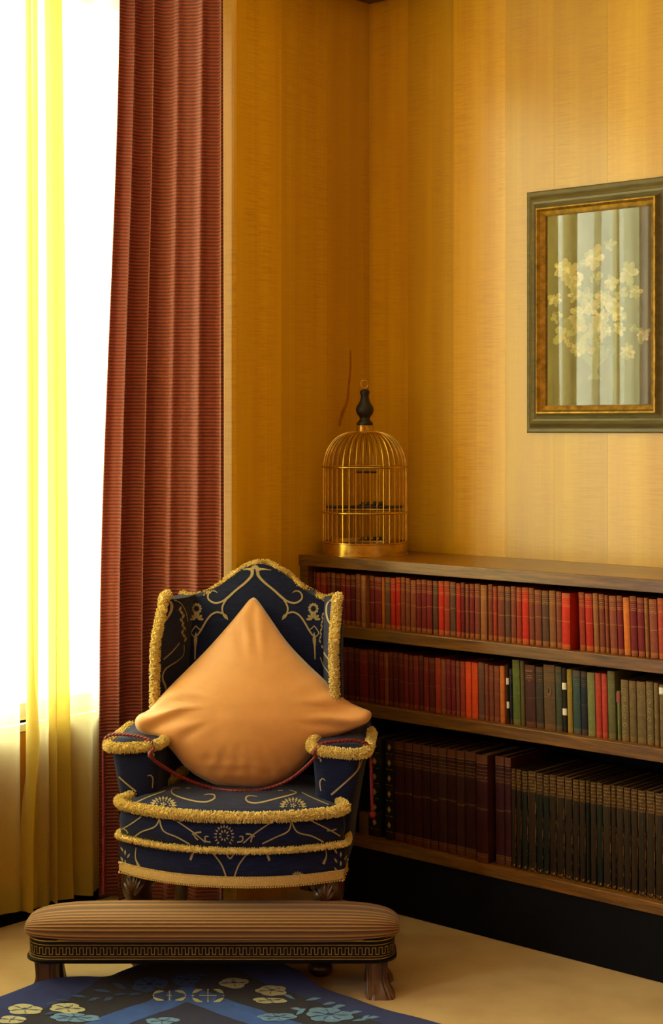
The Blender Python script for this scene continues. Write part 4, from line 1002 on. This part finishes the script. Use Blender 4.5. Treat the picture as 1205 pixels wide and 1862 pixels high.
# ================================================================== RUG
RO = [(-120, 1850, .015), (-60, 1832, .02), (0, 1812, .026), (40, 1797, .036), (82, 1781, .050), (110, 1777, .050), (150, 1775, .048), (195, 1775, .046), (225, 1764, .045), (262, 1752, .045), (310, 1746, .045), (370, 1743, .045), (430, 1743, .044), (500, 1748, .042), (531, 1760, .036), (548, 1768, .030), (570, 1786, .020), (600, 1801, .012), (637, 1813, .010), (700, 1835, .010), (760, 1850, .010), (800, 1861, .010), (900, 1888, .010), (1020, 1922, .010)]
ro = spline(RO, 6); rows = [[] for _ in range(26)]
for i, p in enumerate(ro):
    w = onz(p.x, p.y, p.z); back = w + FW * .016; back.z = .001; rows[0].append(back)
    edge = w.copy(); edge.z = p.z
    tgt = CAM + FW * 3.1 + RT * ((p.x - CX) / FPX * 3.1); L_ = (Vector((tgt.x, tgt.y, 0)) - Vector((w.x, w.y, 0))).length
    for j in range(25):
        s = (j / 24) ** 1.6; q = Vector((lerp(w.x, tgt.x, s), lerp(w.y, tgt.y, s), 0)); ds = s * L_
        z = .010 + (p.z - .010) * math.exp(-(ds / .085) ** 1.3) + .004 * noise.noise(Vector((q.x * 5, q.y * 5, 2))) * sstep(ds / .15)
        q.z = z; rows[j + 1].append(q)
xe = onz(120, 1786, .03).x; ye = onz(700, 1834, .010).y
rugm = m_rug(xe, ye); M['rug'] = rugm
rg_ = B().rings(rows, False, False).obj('rug', 'rug', None, True, label='blue oriental rug with woven flower border on the beige carpet', category='rug')
bpy.context.view_layer.update()
RT_ = bvh_of([rg_]); kw = dict(tree=RT_, inv=None, off=.0012, jump=.2, wk=1.0)
def rugmot(name, mat, fn): b = B(); fn(b); b.obj(name, None, rg_, False, mats=[mat, 'rw4' if mat == 'rw3' else 'rw3'])
def petals(b, cx, cy, rx, ry, n, seed, w=.55):
    rn = random.Random(seed); ph = rn.uniform(0, 6); ph2 = rn.uniform(0, 6); o = []
    for k in range(44):
        a = 2 * math.pi * k / 44; r = .80 + .20 * abs(math.cos(n * .5 * a + ph)) ** .6 + .10 * math.sin(2 * a + ph2) + .06 * math.sin(3 * a + ph)
        h = hit(cx + rx * r * math.cos(a), cy + ry * r * math.sin(a), RT_, .0012, None)
        if h is None: return
        o.append(h)
    c = hit(cx, cy, RT_, .0012, None); b.add(o + [c], [(k, (k + 1) % 44, 44) for k in range(44)])
    for k in range(n):                         # darker drawing of the petals
        a = ph + 2 * math.pi * (k + .5) / n
        ribbon(b, [(cx + rx * .22 * math.cos(a), cy + ry * .22 * math.sin(a)), (cx + rx * .55 * math.cos(a + .12), cy + ry * .55 * math.sin(a + .12)), (cx + rx * .78 * math.cos(a), cy + ry * .78 * math.sin(a))], [.6, 1.7, .6], 4, tree=RT_, inv=None, off=.0018, jump=.2, wk=1, mi=1)
    ribbon(b, [(cx - rx * .2, cy), (cx, cy - ry * .1), (cx + rx * .2, cy)], [.6, ry * .36, .6], 4, tree=RT_, inv=None, off=.0018, jump=.2, wk=1, mi=1)
def leaf(b, x0, y0, x1, y1, w): ribbon(b, [(x0, y0), ((x0 + x1) / 2, (y0 + y1) / 2 - 1), (x1, y1)], [.5, w, .5], 5, **kw)
rugmot('woven_flower', 'rw1', lambda b: petals(b, 45, 1836, 36, 9, 5, 1)); rugmot('woven_flower', 'rw1', lambda b: petals(b, 122, 1834, 34, 9, 5, 2)); rugmot('woven_flower', 'rw1', lambda b: petals(b, 22, 1855, 28, 7, 4, 21))
rugmot('woven_flower', 'rw3', lambda b: petals(b, 272, 1791, 34, 14, 6, 3)); rugmot('woven_flower', 'rw2', lambda b: petals(b, 135, 1851, 44, 9, 7, 4))
rugmot('woven_flower', 'rw1', lambda b: petals(b, 425, 1788, 30, 9, 4, 5)); rugmot('woven_flower', 'rw1', lambda b: petals(b, 494, 1802, 32, 9, 5, 6)); rugmot('woven_flower', 'rw1', lambda b: petals(b, 490, 1820, 30, 6, 4, 7))
rugmot('woven_flower', 'rw2', lambda b: petals(b, 598, 1846, 46, 13, 7, 8)); rugmot('woven_flower', 'rw2', lambda b: petals(b, 503, 1850, 34, 8, 6, 9)); rugmot('woven_flower', 'rw2', lambda b: petals(b, 295, 1857, 30, 7, 5, 10)); rugmot('woven_flower', 'rw3', lambda b: petals(b, 340, 1783, 26, 12, 5, 12))
def roundel(b, cx, cy, rx, ry):
    for k in range(4):
        a = math.pi / 4 + k * math.pi / 2; a0, a1 = a - .45, a + .45
        ribbon(b, [(cx + rx * math.cos(lerp(a0, a1, q / 4)), cy + ry * math.sin(lerp(a0, a1, q / 4))) for q in range(5)], [1, 4, 6, 4, 1], 4, **kw)
        ribbon(b, [(cx, cy), (cx + rx * .55 * math.cos(a - math.pi / 4), cy + ry * .55 * math.sin(a - math.pi / 4)), (cx + rx * .98 * math.cos(a - math.pi / 4), cy + ry * .98 * math.sin(a - math.pi / 4))], [1.2, 1.6, 3], 4, **kw)
rugmot('woven_roundel_ground', 'rw3', lambda b: ribbon(b, [(350, 1811), (378, 1811), (406, 1811)], [6, 22, 6], 6, **kw)); rugmot('woven_roundel_ground', 'rw3', lambda b: ribbon(b, [(280, 1811), (307, 1811), (336, 1811)], [6, 17, 6], 6, **kw))
rugmot('woven_roundel', 'rw1', lambda b: roundel(b, 378, 1811, 30, 12)); rugmot('woven_roundel', 'rw1', lambda b: roundel(b, 308, 1811, 31, 9))
for (x0, y0, x1, y1, w) in [(170, 1801, 202, 1805, 5), (203, 1788, 232, 1800, 8), (128, 1812, 158, 1814, 5), (98, 1819, 126, 1821, 4), (158, 1822, 182, 1815, 5), (188, 1820, 206, 1815, 7), (205, 1811, 235, 1808, 4), (232, 1811, 258, 1807, 5), (82, 1828, 108, 1822, 6), (80, 1846, 102, 1842, 5), (515, 1809, 536, 1818, 5), (555, 1820, 584, 1816, 5), (586, 1828, 610, 1824, 5), (602, 1834, 628, 1829, 6), (528, 1834, 552, 1838, 5), (538, 1846, 556, 1835, 8), (632, 1844, 658, 1840, 5), (665, 1853, 690, 1850, 5), (655, 1857, 672, 1847, 6), (640, 1857, 668, 1855, 4), (312, 1782, 324, 1790, 8), (346, 1776, 354, 1792, 6), (360, 1773, 378, 1776, 5)]:
    rugmot('woven_leaf', 'rw2' if x0 > 500 else 'rw3', lambda b: leaf(b, x0, y0, x1, y1, w))
